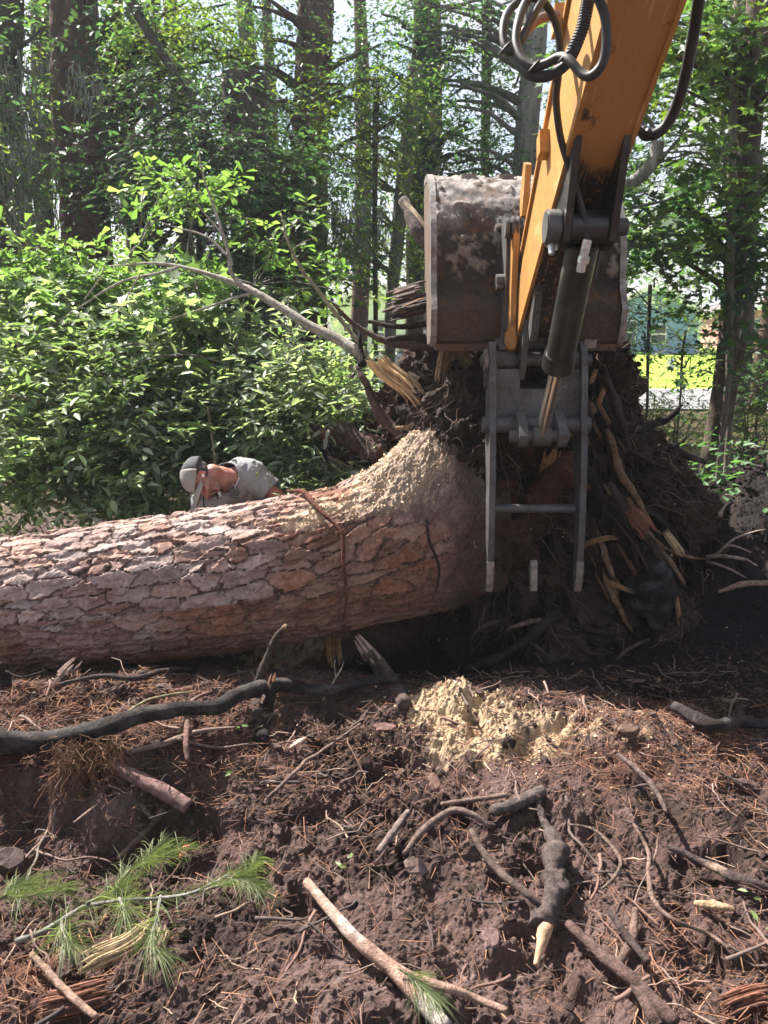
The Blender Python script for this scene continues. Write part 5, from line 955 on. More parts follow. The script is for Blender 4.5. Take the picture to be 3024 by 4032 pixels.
# leaves and dust seen through the gap under the log
brush('leafy_sprig', 'green sprigs in the gap under the log', 'sprig', [([(800, 2650, 4.4), (950, 2640, 4.4), (1100, 2600, 4.5)], [.006, .005, .003])], [((860, 2600, 4.5), (.16, .2, .10), 5), ((1080, 2580, 4.5), (.2, .2, .10), 6), ((1000, 2640, 4.4), (.2, .15, .06), 4)], 'lance', .06, GB, near=20, k=6, nsp=7, sig=.10, Ls=.16)

# ================================================================== PERSON BENDING BEHIND THE LOG
per = empty('person', P(1000, 2250, 4.85), 'person in grey t-shirt and two-tone cap bending down behind the log', 'person')
HC = P(792, 1880, 4.36); U_ = nz(np.array((-.95, -.12, .14))); F_dir = np.array((-.02, -.42, -.9)); F_dir = nz(F_dir-U_*np.dot(F_dir, U_)); S_ = np.cross(F_dir, U_)
HB = np.stack((S_, F_dir, U_), 1)                      # columns: side, front, crown
hl = lambda x, y, z: HC+HB @ np.array((x, y, z))
def hell(c, r):          # ellipsoid in head axes, approximated by balls along its longest axis
    c = np.array(c); r = np.array(r); k = np.argsort(r); out = []
    for a in np.linspace(-1, 1, 7):
        for b in np.linspace(-1, 1, 7):
            if a*a+b*b > 1: continue
            o = np.zeros(3); o[k[2]] = a*(r[k[2]]-r[k[0]]); o[k[1]] = b*(r[k[1]]-r[k[0]]); s_ = math.sqrt(max(.05, 1-.55*(a*a+b*b))); out.append((hl(*(c+o)), r[k[0]]*s_))
    return out
HEADE = hell((0, -.012, .030), (.074, .094, .086))+hell((0, .032, -.035), (.056, .056, .075))+hell((0, .045, -.092), (.040, .042, .028))+hell((0, .098, -.030), (.011, .016, .026))+[(hl(0, .112, -.046), .0125)] \
    + hell((0, .082, .004), (.046, .015, .011))+[(hl(s*.036, .062, -.045), .024) for s in (-1, 1)]+hell((0, .088, -.076), (.022, .010, .008))+[(hl(s*.018, .098, -.05), .010) for s in (-1, 1)]
for s in (-1, 1):
    HEADE += hell((s*.078, -.012, -.012), (.007, .019, .030))
NB = P(868, 1886, 4.45); CH = P(925, 1945, 4.62); SL = P(985, 1872, 4.53); SR = P(815, 1985, 4.50); HP = P(1090, 1975, 4.98)
EL, WL = P(1112, 1972, 4.52), P(985, 2110, 4.50); ER, WR = P(765, 2130, 4.46), P(860, 2230, 4.40)
gz = lambda p: float(G(p[0], p[1], False))
KL, KR = np.array((HP[0]-.05, 4.70, .06)), np.array((HP[0]-.38, 4.80, .06)); AL, AR_ = np.array((HP[0]+.12, 5.05, .06)), np.array((HP[0]-.15, 5.15, .06))
def hand(w, d, s):
    d = nz(np.array(d)); sd = nz(np.cross(d, (0, 1, .2))); o = []
    palm = w+d*.05; o += caps(w, w+d*.085, .026, .030, 5)+caps(w+d*.05+sd*.02, w+d*.085+sd*.03, .016, .014, 3)+caps(w+d*.05-sd*.02, w+d*.085-sd*.03, .016, .014, 3)
    for k_, (q, l_) in enumerate(((-.032, .06), (-.011, .072), (.011, .068), (.032, .052))):
        a = w+d*.09+sd*q; b = a+d*l_*.55+np.array((0, 0, -.01)); c = b+d*l_*.35+np.array((0, .0, -.035)); o += caps(a, b, .0095, .009, 5)+caps(b, c, .009, .0075, 5)
    a = w+d*.03+sd*.03*s; b = a+d*.03+sd*.03*s; o += caps(a, b, .012, .0105, 4)+caps(b, b+d*.03+np.array((0, 0, -.01)), .0105, .009, 4); return o
body = HEADE+caps(hl(0, -.035, -.06), NB, .054, .062, 7)+caps(NB, CH, .08, .14, 5)+caps(CH, HP, .14, .13, 6)+caps(NB, SL, .06, .072, 5)+caps(NB, SR, .06, .072, 5)
body += caps(SL, EL, .058, .044, 9)+caps(EL, WL, .044, .029, 8)+caps(SR, ER, .058, .044, 8)+caps(ER, WR, .044, .029, 7)+hand(WL, (-.5, -.1, -.8), 1)+hand(WR, (.5, -.2, -.8), -1)
for k2, a2, q in ((KL, AL, .08), (KR, AR_, -.10)):
    h0 = HP+np.array((q, 0, -.05)); body += caps(h0, k2, .10, .062, 8)+caps(k2, a2, .058, .045, 7)+caps(a2, a2+np.array((0, .14, -.02)), .04, .035, 4)
V_, F_, N_ = blob(body, .0094, 2)
hz = (V_-HC) @ HB; hd = np.linalg.norm(V_-HC, axis=1) < .22
skin = np.array((.30, .145, .11)); cs = np.tile(skin, (len(V_), 1))*(1+.22*fbm(V_*18, 3, seed=141)[:, None])
redn = ss(.2, -.2, fbm(V_*9, 3, seed=142)); cs = cs+(np.array((.33, .11, .075))-cs)*(.55*redn)[:, None]
ear_m = (np.abs(hz[:, 0]) > .07) & hd & (np.abs(hz[:, 2]+.012) < .04); cs[ear_m] = (.40, .13, .10)
bd = hd & (hz[:, 1] > .02) & (hz[:, 2] < -.062) & (hz[:, 2] > -.14); k_ = ss(-.3, .1, fbm(V_*120, 2, seed=143)); cs[bd] = (cs+(np.array((.10, .075, .065))-cs)*(.75*k_)[:, None])[bd]
stub = hd & (hz[:, 1] > -.01) & (hz[:, 2] < -.05) & (~bd); cs[stub] = cs[stub]*.75
leg = (V_[:, 2] < .50) & (V_[:, 1] > 4.62); cs[leg] = np.array((.085, .095, .085))
M_skin = pm('skin', rough=.55, nscale=70, namt=.12, bscale=220, bstr=.12, bdist=.004, spec=.4)
mb = MB(); mb.add(V_, F_, np.clip(cs, .01, 1)); mb.build('body', M_skin, per)
# t-shirt
sh = caps(P(890, 1895, 4.46), CH, .105, .165, 6)+caps(CH, P(1060, 1985, 4.88), .165, .145, 6)+caps(P(890, 1882, 4.48), SL, .085, .098, 5)+caps(NB+np.array((.0, .03, -.02)), SR, .085, .096, 5)
sh += caps(SL, SL+(EL-SL)*.58, .092, .076, 7)+caps(SR, SR+(ER-SR)*.5, .088, .076, 6)+[(P(950, 1872, 4.58), .108), (P(870, 1960, 4.52), .12), (P(1085, 1962, 4.95), .115)]
V_, F_, N_ = blob(sh, .010, 4)
fold = fbm(V_*np.array((22, 16, 7))+fbm(V_*6, 2, seed=151)[:, None]*1.5, 3, seed=152, ridged=True); V_ = V_+N_*(.014*fold+.004*fbm(V_*40, 2, seed=153))[:, None]
# cut the shirt open at the neck and the sleeves: drop faces beyond the collar and the cuff
def keep(V, F, fn):
    ok = fn(V); return [f[ok[f].all(1)] for f in F]
nd_ = nz(NB-hl(0, -.03, -.06)); cuffL, dL = SL+(EL-SL)*.62, nz(EL-SL); cuffR, dR = SR+(ER-SR)*.55, nz(ER-SR)
F_ = keep(V_, F_, lambda V: ~((((V-NB) @ nd_) < -.012) & (np.linalg.norm(V-NB, axis=1) < .13)) & ~((((V-cuffL) @ dL) > 0) & (np.linalg.norm(V-cuffL, axis=1) < .10)) & ~((((V-cuffR) @ dR) > 0) & (np.linalg.norm(V-cuffR, axis=1) < .10)))
su, sv, _ = proj(V_)
ct = np.tile(np.array((.225, .225, .235)), (len(V_), 1))*(1+.10*fbm(V_*30, 3, seed=154)[:, None]); sweat = ss(.05, .5, fbm(V_*7, 3, seed=155)); ct = ct*(1-.28*sweat)[:, None]
band = np.abs((V_-NB) @ nd_+.002) < .012; ct[band & (np.linalg.norm(V_-NB, axis=1) < .14)] *= .82
chips = fbm(V_*90, 2, seed=156) > .55; ct[chips & (N_[:, 2] > .3)] = (.55, .48, .34)
M_cloth = pm('grey_cotton', rough=.95, nscale=120, namt=.08, bscale=400, bstr=.2, bdist=.002, spec=.1)
mb = MB(); mb.add(V_, F_, np.clip(ct, .01, 1)); shirt = mb.build('t_shirt', M_cloth, per)
sol = shirt.modifiers.new('thick', 'SOLIDIFY'); sol.thickness = .004; sol.offset = 0
# print on the chest: a dark hexagonal badge with swirl, and a small green patch on the sleeve, laid on the cloth
SHV, SHN = V_, N_
def on_shirt(u, v):
    d = nz(P(u, v, 1.)-np.array((0, 0, CAMZ))); r = SHV-np.array((0, 0, CAMZ)); t = r @ d; dist = np.linalg.norm(r-t[:, None]*d, axis=1); i = np.nonzero(dist < .015)[0]
    i = i[np.argmin(t[i])]; return SHV[i]+SHN[i]*.007
def decal(name, loops, c, r):
    m = MB()
    for lp in loops:
        V, F = tube(spline([on_shirt(*q) for q in lp], 24), r, 5); m.add(V, F, c)
    return m.build(name, M_cloth, shirt)
hexa = [(910, 1945), (912, 1928), (928, 1915), (943, 1925), (946, 1945), (934, 1958), (915, 1955), (910, 1945)]
decal('chest_print', [hexa, [(920, 1940), (926, 1929), (938, 1934), (937, 1946), (926, 1948), (924, 1940), (931, 1938)], [(903, 1962), (925, 1964), (948, 1958)], [(905, 1935), (904, 1962)]], (.09, .09, .10), .0022)
decal('sleeve_patch', [[(1012, 1872), (1017, 1862), (1024, 1870), (1018, 1880), (1012, 1872)], [(1012, 1880), (1020, 1876)]], (.30, .34, .14), .003)
# hair, beard shadow, ear plug, lanyard
mb = MB(); V_, F_, N_ = blob(hell((0, -.020, .018), (.0775, .094, .082)), .006, 2); loc = (V_-HC) @ HB; F_ = keep(V_, F_, lambda V: (((V-HC) @ HB)[:, 1] < .0) & (((V-HC) @ HB)[:, 2] > -.035-.3*(((V-HC) @ HB)[:, 1]+.04)))
V_ = V_+N_*(.004*fbm(V_*np.array((90, 90, 90)), 2, seed=161))[:, None]; mb.add(V_, F_, np.array((.075, .065, .06))*(1+.6*fbm(V_*80, 2, seed=162))[:, None]); mb.build('hair', M_cloth, per)
mb = MB(); V_, F_, N_ = blob([(hl(s*.075, .004, -.016), .010) for s in (1, -1)], .003); mb.add(V_, F_, (.75, .74, .72)); mb.build('ear_plug', M_skin, per)
for k_, lp in enumerate([[hl(.02, .07, -.115), P(855, 1940, 4.36), P(858, 1975, 4.42), P(864, 2010, 4.44)], [hl(-.03, .07, -.10), P(806, 1950, 4.33), P(802, 1975, 4.38), P(806, 2030, 4.42)], [hl(.055, -.03, -.11), hl(.06, .02, -.125), hl(.02, .07, -.115)]]):
    V, F = tube(spline(lp, 20), .004, 6); m = MB(); m.add(V, F, (.02, .02, .022)); m.build('lanyard', M_cloth, per)
mb = MB(); V_, F_, N_ = blob([(hl(.02, .075, -.112), .011), (hl(.02, .09, -.118), .008)], .003); mb.add(V_, F_, (.45, .5, .5)); mb.build('lanyard_clip', M_cloth, per)
# cap: crown shell, light front panel, curved brim
cap = empty('cap', hl(0, 0, .08)); cap.parent = per; cap.matrix_parent_inverse = per.matrix_world.inverted()
def dome(front):
    V = []; F = []; na, nb = 48, 14
    for j in range(nb+1):
        ph = j/nb*math.pi*.5
        for i in range(na):
            a = i*2*math.pi/na; V.append(hl(.087*math.cos(a)*math.cos(ph), -.012+.108*math.sin(a)*math.cos(ph), .022+.012*math.sin(a)*0+.094*math.sin(ph)**.92))
    for j in range(nb):
        for i in range(na):
            a = (i+.5)*2*math.pi/na; fr = math.sin(a) > -.08
            if fr == front: F.append((j*na+i, j*na+(i+1) % na, (j+1)*na+(i+1) % na, (j+1)*na+i))
    return np.array(V), np.array(F)
for fr, c, nm in ((False, (.085, .085, .092), 'mesh_back'), (True, (.22, .21, .195), 'front_panel')):
    V, F = dome(fr); V = V+nz(V-hl(0, -.012, .03))*(.0025*fbm(V*45, 2, seed=171)+(.0015 if fr else 0))[:, None]; m = MB(); m.add(V, F, np.asarray(c)*(1+.15*fbm(V*60, 2, seed=172))[:, None]); o = m.build(nm, M_cloth, cap); so = o.modifiers.new('t', 'SOLIDIFY'); so.thickness = .003; so.offset = 1
    if fr: fpv = o
bv = []; nb_, nl_ = 21, 9
for i in range(nb_):
    a = -1+2*i/(nb_-1); ex = .078*a; yy = -.012+.108*math.sqrt(max(0, 1-(ex/.087)**2)); ln = .078*math.sqrt(max(.02, 1-a*a*.92))
    for j in range(nl_): t = j/(nl_-1); bv.append(hl(ex*(1+.04*t), yy-.004+ln*t, .024-.030*a*a-.022*t*t+.004*t))
i_ = (np.arange(nb_-1)[:, None]*nl_+np.arange(nl_-1)[None]).ravel(); m = MB(); m.add(bv, np.stack((i_, i_+1, i_+nl_+1, i_+nl_), 1), (.22, .21, .195)); br_ = m.build('brim', M_cloth, cap); so = br_.modifiers.new('t', 'SOLIDIFY'); so.thickness = .004; so.offset = 0
m = MB()
for q in ((-.012, .052), (-.006, .044), (.003, .055), (.010, .046)):
    pl = [hl(.089*math.cos(.62+q[0]*6), -.012+.112*math.sin(.62+q[0]*6), z_) for z_ in (q[1]-.012, q[1], q[1]+.010)]; V, F = tube(spline(pl, 8), .0028, 5); m.add(V, F, (.50, .10, .05))
m.build('lettering', M_cloth, fpv)
rod('button', hl(0, -.012, .114), hl(0, -.012, .122), .008, pm('cap_button', color=(.085, .085, .092)), cap, 12, .002)

# ================================================================== GROUND DEBRIS: STICKS AND ROOTS LYING IN THE CLEARING
def stick(name, label, pts, r, c, cat='stick', dz=.02, dry=None, seed=0, wig=.02, lump=.22, n=9, seg=26, extra=(), tip=None):
    if name == 'stick':
        name = 'stick'
    def loc(q): return P(*q) if len(q) == 3 else PG(q[0], q[1], dz)
    p0 = np.array([loc(q) for q in pts]); t = empty(name, p0[0], label, cat)
    def put(nm, pp, rr, cc, sd):
        p = wiggle(spline(pp, seg), wig, sd, 5.); rad_ = np.interp(np.linspace(0, 1, seg), np.linspace(0, 1, len(rr)), rr)
        V, F = tube(p, rad_, n, True, lump, sd); k = np.asarray(cc)*(1+.5*fbm(V*35, 3, seed=sd)[:, None])
        if dry is not None: k = k+(np.asarray(dry)-k)*ss(0., .3, fbm(V*18, 3, seed=sd+2))[:, None]
        m = MB(); m.add(V, F, np.clip(k, .006, 1)); return m.build(nm, M_root, t)
    put('stem', p0, r, c, seed)
    for j, (pp, rr) in enumerate(extra): put('side_branch', np.array([loc(q) for q in pp]), rr, c, seed+20+j)
    if tip is not None:
        a, b = (p0[0], p0[1]) if tip[0] == 0 else (p0[-1], p0[-2]); d = nz(a-b); rr = r[0] if tip[0] == 0 else r[-1]; m = MB(); rs = np.random.default_rng(seed)
        for k in range(7):
            o = rs.normal(0, rr*.5, 3); V, F = tube(spline([a-d*rr*1.5+o, a+d*rr*.5+o, a+d*rr*rs.uniform(1, 2.6)+o*.8], 6), np.linspace(rr*.5, rr*.08, 6), 5); m.add(V, F, np.asarray(tip[1])*rs.uniform(.7, 1.2))
        m.build('broken_end', M_wood, t, False)
    return t
WETG = (.075, .066, .064)
stick('branch', 'long black wet branch lying across the left foreground below the log', [(-60, 2990), (150, 2985), (430, 2925), (560, 2890), (700, 2860), (850, 2840), (960, 2790), (1090, 2750), (1180, 2765), (1290, 2770), (1400, 2745), (1565, 2725)], [.045, .040, .034, .032, .030, .030, .030, .033, .030, .028, .024, .018], (.030, .025, .025), 'branch', .07, WETG, 1, .01, extra=[([(330, 2930), (420, 2915), (520, 2880)], [.02, .016, .008])], n=12, seg=60)
stick('stick', 'thick blunt reddish stick below the black branch', [(440, 3050), (600, 3130), (745, 3215)], [.024, .028, .028], (.21, .125, .115), dz=.04, seed=2, wig=.004, lump=.08, n=12)
stick('pole', 'peeled pinkish pole running off the bottom edge at centre', [(1205, 3505), (1400, 3730), (1560, 3870), (1760, 4080)], [.014, .019, .021, .022], (.36, .225, .175), dz=.03, dry=(.42, .36, .32), seed=3, wig=.006, lump=.08)
stick('stick', 'thin pinkish stick forking from the peeled pole towards the right', [(1500, 3800), (1620, 3880), (1750, 3930), (1860, 3970), (1995, 4015)], [.012, .012, .011, .009], (.33, .21, .165), dz=.03, seed=4, wig=.008, lump=.1)
stick('root_piece', 'soil crusted upright root with pale broken end in the right foreground', [(2130, 3190), (2160, 3330), (2180, 3480), (2185, 3590), (2155, 3690)], [.010, .020, .032, .038, .028, .026], (.10, .075, .07), 'root', .05, None, 5, .03, .8, 16, 60)
root('broken_end', [PG(2158, 3670, .05), PG(2135, 3740, .045), PG(2108, 3825, .02)], [.024, .021, .016, .006], (.42, .26, .16), bpy.data.objects['root_piece'], M_wood, seg=24, wig=.008, lump=.35, seed=555)
stick('stick', 'dark brown branch running off the bottom edge at right', [(2240, 3670), (2380, 3800), (2500, 3900), (2660, 4060)], [.013, .017, .019, .019], (.12, .075, .065), dz=.03, seed=6, extra=[([(2440, 3850), (2540, 4000), (2580, 4070)], [.014, .016, .016])])
stick('stick', 'straight dark stick crossing a short one in the right foreground', [(2395, 3645), (2470, 3750), (2545, 3845)], [.009, .011, .009], (.07, .05, .047), dz=.05, seed=7, wig=.004)
stick('stick', 'short brown stick lying under the straight dark one', [(2495, 3600), (2485, 3720), (2420, 3845)], [.011, .013, .012], (.17, .11, .09), dz=.02, seed=8, wig=.006)
stick('stick', 'grey-brown stick standing on end left of the arched root', [(1485, 3400), (1545, 3320), (1605, 3240)], [.011, .013, .012], (.20, .15, .14), dz=.04, seed=9, wig=.006)
stick('root_piece', 'arched root bridging a hollow in the centre foreground', [(1588, 3435), (1640, 3365), (1715, 3300), (1785, 3262), (1850, 3275), (1915, 3325)], [.007, .010, .012, .012, .010, .008], (.17, .12, .105), 'root', .07, None, 10, .008)
stick('root_piece', 'root slanting down right of the arched root', [(1860, 3320), (1930, 3450), (2050, 3560), (2135, 3640)], [.010, .013, .012, .008], (.10, .07, .062), 'root', .05, None, 11, .01, tip=(1, (.48, .32, .18)))
stick('stick', 'mud smeared branch at the right edge of the foreground', [(2630, 3380), (2780, 3455), (2900, 3500), (3070, 3560)], [.010, .014, .015, .014], (.085, .062, .058), dz=.04, dry=(.28, .20, .15), seed=12)
stick('wood_chip', 'pale split piece of wood at the right of the foreground', [(2735, 3590), (2810, 3598), (2885, 3612)], [.009, .014, .008], (.46, .32, .20), 'wood piece', dz=.03, seed=13, wig=.002, lump=.25)
stick('snag', 'upright crooked snag with pale tip before the log', [(1000, 2860), (1008, 2760, 3.15), (1020, 2670, 3.15), (1058, 2570, 3.17), (1085, 2505, 3.18), (1112, 2470, 3.18)], [.030, .024, .020, .017, .014, .009], (.07, .05, .045), 'snag', 0, None, 14, .01, tip=(1, (.50, .34, .2)), extra=[([(1060, 2560, 3.17), (1035, 2505, 3.18), (1028, 2495, 3.18)], [.005, .004, .002]), ([(1090, 2500, 3.18), (1110, 2515, 3.16), (1130, 2522, 3.15)], [.004, .003, .002])])
stick('peg', 'short dark peg with orange tip under the black branch', [(1030, 2920), (1045, 2830, 3.08), (1060, 2740, 3.1), (1072, 2680, 3.12)], [.034, .030, .024, .015], (.035, .027, .026), 'stump', 0, None, 15, .008, .35, tip=(1, (.50, .25, .14)))
stick('post', 'leaning splintered post beside the sawdust heap', [(1600, 2780), (1550, 2700, 3.42), (1490, 2620, 3.45), (1445, 2560, 3.45)], [.036, .038, .040, .038], (.10, .072, .064), 'stump', 0, (.03, .024, .022), 16, .004, .2, tip=(1, (.22, .16, .14)))
stick('root_piece', 'thick torn root rising towards the log at the left edge', [(-40, 2950), (70, 2880, 3.0), (170, 2760, 3.1), (270, 2645, 3.2)], [.035, .034, .032, .026], (.075, .052, .047), 'root', .05, None, 17, .012, .35, tip=(1, (.20, .13, .11)))
stick('root_piece', 'black root curling at the left edge under the log', [(-20, 2900, 2.95), (5, 2780, 3.05), (15, 2680, 3.1), (-15, 2610, 3.1)], [.03, .03, .026, .02], BLK, 'root', .05, None, 18, .012, .35, extra=[([(20, 2640, 3.08), (80, 2665, 3.05), (160, 2650, 3.05), (185, 2640, 3.05)], [.006, .005, .003])])
stick('root_piece', 'stout wet root at the right edge below the root mass', [(2660, 2810), (2740, 2860), (2820, 2890), (2930, 2880), (3070, 2885)], [.020, .028, .026, .024, .022], (.035, .027, .026), 'root', .04, WETG, 19, .012)
stick('stick', 'thin stick lying in the sawdust at centre', [(1740, 3205), (1850, 3190), (2000, 3170)], [.008, .010, .008], (.19, .13, .11), dz=.04, seed=20, wig=.006)
stick('log_piece', 'short dark weathered log piece below the sawdust', [(1940, 3225), (2040, 3190), (2140, 3140)], [.020, .024, .020], (.11, .085, .08), 'log', dz=.03, seed=21, wig=.003, lump=.12)
stick('stick', 'crooked brown stick right of the sawdust', [(2430, 3030), (2530, 3125), (2560, 3165), (2620, 3260)], [.009, .012, .010, .007], (.14, .10, .09), dz=.06, seed=22, extra=[([(2545, 3140), (2510, 3150), (2480, 3165)], [.006, .005, .003])])
stick('root_piece', 'thin looping root in the right foreground', [(2235, 3290), (2330, 3310), (2400, 3370), (2440, 3440), (2410, 3510), (2360, 3560)], [.004, .005, .006, .006, .004], (.16, .115, .095), 'root', .05, None, 23, .006)
stick('root_piece', 'long wandering thin root in the right foreground', [(2490, 3290), (2545, 3400), (2555, 3520), (2580, 3600), (2660, 3680), (2780, 3730), (2860, 3790)], [.004, .007, .008, .007, .006, .004], (.20, .135, .11), 'root', .05, None, 24, .01, extra=[([(2555, 3470), (2580, 3400), (2590, 3330)], [.005, .004, .002])])
stick('stick', 'slender stick among rusty needles left of centre', [(1050, 3200), (1180, 3080), (1300, 2990), (1420, 2900)], [.005, .008, .007, .004], (.19, .13, .11), dz=.06, seed=25)
stick('root_piece', 'pale slender root below the black branch', [(520, 3020), (640, 2985), (780, 2935), (930, 2925)], [.009, .011, .009, .005], (.22, .155, .13), 'root', .06, None, 26, .008, extra=[([(700, 2965), (850, 3000), (980, 2990)], [.006, .005, .003])])
stick('root_piece', 'reddish root arching over the mound before the log', [(740, 3060), (735, 2960), (745, 2840), (790, 2790), (840, 2770)], [.010, .012, .011, .009, .006], (.17, .10, .085), 'root', .06, None, 27, .008)
stick('root_piece', 'dark root running over the mound top before the log', [(230, 2740), (400, 2700), (540, 2710), (640, 2680), (760, 2660)], [.007, .010, .014, .014, .008], (.06, .045, .042), 'root', .05, None, 28, .012)
stick('stick', 'yellowish thin stalk lying over the mound', [(500, 2850), (580, 2800), (650, 2780), (770, 2760)], [.004, .006, .006, .003], (.26, .24, .14), dz=.05, seed=29)
stick('stick', 'brown twig at the bottom left edge', [(140, 3810), (230, 3890), (300, 3960), (380, 4050)], [.008, .010, .010, .008], (.26, .17, .13), dz=.04, seed=30)
stick('stick', 'knobby stick standing in the shadowed hollow at left', [(470, 3400), (560, 3310), (610, 3260), (640, 3210)], [.008, .011, .013, .010], (.17, .12, .10), dz=.03, seed=31, extra=[([(560, 3200), (590, 3240), (620, 3260)], [.008, .010, .009])])
stick('stick', 'grey forked dead weed stalk at the left edge', [(110, 3560), (150, 3430), (190, 3320)], [.004, .004, .003], (.22, .18, .15), dz=.05, seed=32, extra=[([(190, 3320), (160, 3315), (150, 3330)], [.003, .002]), ([(190, 3320), (210, 3325), (215, 3345)], [.003, .002])])
stick('twig', 'pale forked twig sticking up on the black soil at right', [(2800, 2150, 4.5), (2770, 2060, 4.55), (2745, 1980, 4.6), (2715, 1930, 4.6)], [.018, .017, .013, .010], (.34, .28, .23), 'twig', 0, None, 33, .01, extra=[([(2775, 2070, 4.55), (2725, 1960, 4.5), (2700, 1920, 4.5)], [.010, .010, .006]), ([(2800, 2110, 4.5), (2840, 2070, 4.45), (2900, 2080, 4.4)], [.008, .006, .003]), ([(2715, 1930, 4.6), (2660, 1930, 4.6), (2630, 1922, 4.6)], [.006, .005, .003])])
stick('twig', 'bunch of bleached twigs spilling from the root mass at right', [(2780, 2200, 4.2), (2850, 2190, 4.1), (2920, 2200, 4.05), (2975, 2230, 4.0)], [.012, .010, .008, .004], (.36, .27, .23), 'twig', 0, None, 34, .02, extra=[([(2800, 2190, 4.2), (2880, 2150, 4.1), (2960, 2180, 4.05)], [.009, .007, .003]), ([(2790, 2210, 4.2), (2860, 2230, 4.05), (2940, 2270, 4.0)], [.009, .007, .003]), ([(2830, 2180, 4.2), (2900, 2120, 4.2), (3010, 2090, 4.2)], [.008, .006, .003])])
stick('twig', 'pinkish stick crossing the right edge below the bleached twigs', [(2830, 2330, 4.0), (2920, 2300, 3.95), (3050, 2295, 3.9)], [.010, .016, .016], (.34, .21, .18), 'twig', 0, None, 35, .008)
stick('twig', 'thin forked white twig before the log gap', [(1270, 2760, 3.3), (1310, 2690, 3.32), (1345, 2630, 3.34), (1352, 2600, 3.34)], [.004, .004, .003, .002], (.40, .34, .28), 'twig', 0, None, 36, .006, extra=[([(1325, 2670, 3.33), (1318, 2620, 3.34), (1320, 2600, 3.34)], [.003, .002])])
for k_, (u_, v_2, y_, lab) in enumerate([(2960, 2560, 3.9, 'reddish root stub low on the right edge'), (2900, 2450, 4.05, 'dark root stub at the right edge of the root mass'), (2760, 2560, 4.0, 'muddy root stub under the hanging broken stub')]):
    stick('root_piece', lab, [(u_, v_2, y_), (u_+70, v_2+25, y_-.05), (u_+140, v_2+60, y_-.08)], [.02, .018, .012], [(.12, .08, .07), BLK, DRK][k_], 'root', 0, None, 37+k_, .02)

def slab(name, label, u, v, w, h, t, c, cat, dz=.02, tilt=(0, 0, 0), seed=0):
    """An irregular flake or block of bark or wood."""
    o0 = PG(u, v, dz); rs = np.random.default_rng(seed+500); n = 11; a = np.arange(n)*2*math.pi/n; rad_ = 1+rs.uniform(-.28, .2, n)
    rings = []
    for z, k in ((-.5, .86), (-.15, 1.02), (.25, 1.0), (.5, .82)):
        rings.append(np.stack((np.cos(a)*rad_*k*w, np.sin(a)*rad_*k*h, np.full(n, z*t)), 1)+rs.normal(0, .03*w, (n, 3)))
    V = np.vstack(rings+[[[0, 0, -.5*t], [0, 0, .5*t]]]); i = np.arange(3)[:, None]*n; j = np.arange(n)[None]
    F = [np.stack((i+j, i+(j+1) % n, i+n+(j+1) % n, i+n+j), -1).reshape(-1, 4), np.stack((np.full(n, 4*n), (np.arange(n)+1) % n, np.arange(n)), 1), np.stack((np.full(n, 4*n+1), 3*n+np.arange(n), 3*n+(np.arange(n)+1) % n), 1)]
    Rm = np.array((Matrix.Rotation(tilt[2], 3, 'Z') @ Matrix.Rotation(tilt[1], 3, 'Y') @ Matrix.Rotation(tilt[0], 3, 'X')))
    V = V @ Rm.T+o0; m = MB(); m.add(V, F, np.clip(np.asarray(c)*(1+.4*fbm(V*50, 3, seed=seed)[:, None]), .01, 1)); return m.build(name, M_bark, None, False, label=label, category=cat) if False else prop(m.build(name, M_bark, None, False), label, cat)
slab('bark_flake', 'purple-brown bark flake at the left of the sawdust', 1515, 2880, .050, .026, .010, (.13, .075, .066), 'bark', .02, (.3, .1, .2), 1)
slab('bark_flake', 'small upright bark piece below the sawdust', 1710, 3090, .026, .036, .012, (.13, .075, .062), 'bark', .012, (.5, 0, .4), 2)
slab('bark_flake', 'flat grey-brown bark flake in the centre foreground', 1930, 3720, .045, .026, .008, (.13, .085, .078), 'bark', .025, (.4, .1, 1.), 3)
slab('bark_flake', 'curled bark flake under the arched root', 1640, 3440, .04, .026, .007, (.13, .09, .08), 'bark', .03, (.5, .3, .3), 4)
slab('wood_block', 'brown sawn block end beside the shadowed pit', 2470, 2905, .055, .026, .03, (.10, .062, .05), 'wood piece', .03, (.2, .1, .5), 5)
slab('wood_block', 'dark flat slab at the left edge of the foreground', 40, 3440, .06, .05, .05, (.07, .052, .048), 'wood piece', .05, (.5, .2, .6), 6)
slab('dead_leaf', 'rust coloured dead leaf left of centre foreground', 725, 3390, .028, .012, .002, (.45, .17, .11), 'leaf', .04, (.5, -.6, .9), 7)
for lab_, pl_ in (('rust red rotten wood chunk at the bottom left corner', [(150, 3975), (260, 3950), (380, 3915), (490, 3880)]), ('crumbling orange wood in the bottom right corner', [(2840, 3990), (2920, 3955), (3000, 3930), (3080, 3925)])):
    rw = empty('rotten_wood', PG(*pl_[0]), lab_, 'wood piece')
    for k_ in range(3): splinter('wood_strip', [(u_, v_2+k_*14-14, PG(u_, v_2)[1]-.015) for u_, v_2 in pl_], .028, .022, [(.17, .07, .042), (.12, .055, .04), (.22, .095, .055)][k_], rw, 800+k_)
slab('wood_chip', 'pale wood sliver among dirt left of the sawdust', 1170, 2960, .045, .012, .012, (.50, .33, .25), 'wood piece', .04, (.2, -.4, .3), 10)
slab('wood_chip', 'light chip lying beside the knotted root at left', 620, 2965, .022, .014, .01, (.55, .36, .28), 'wood piece', .04, (.5, .2, .3), 11)

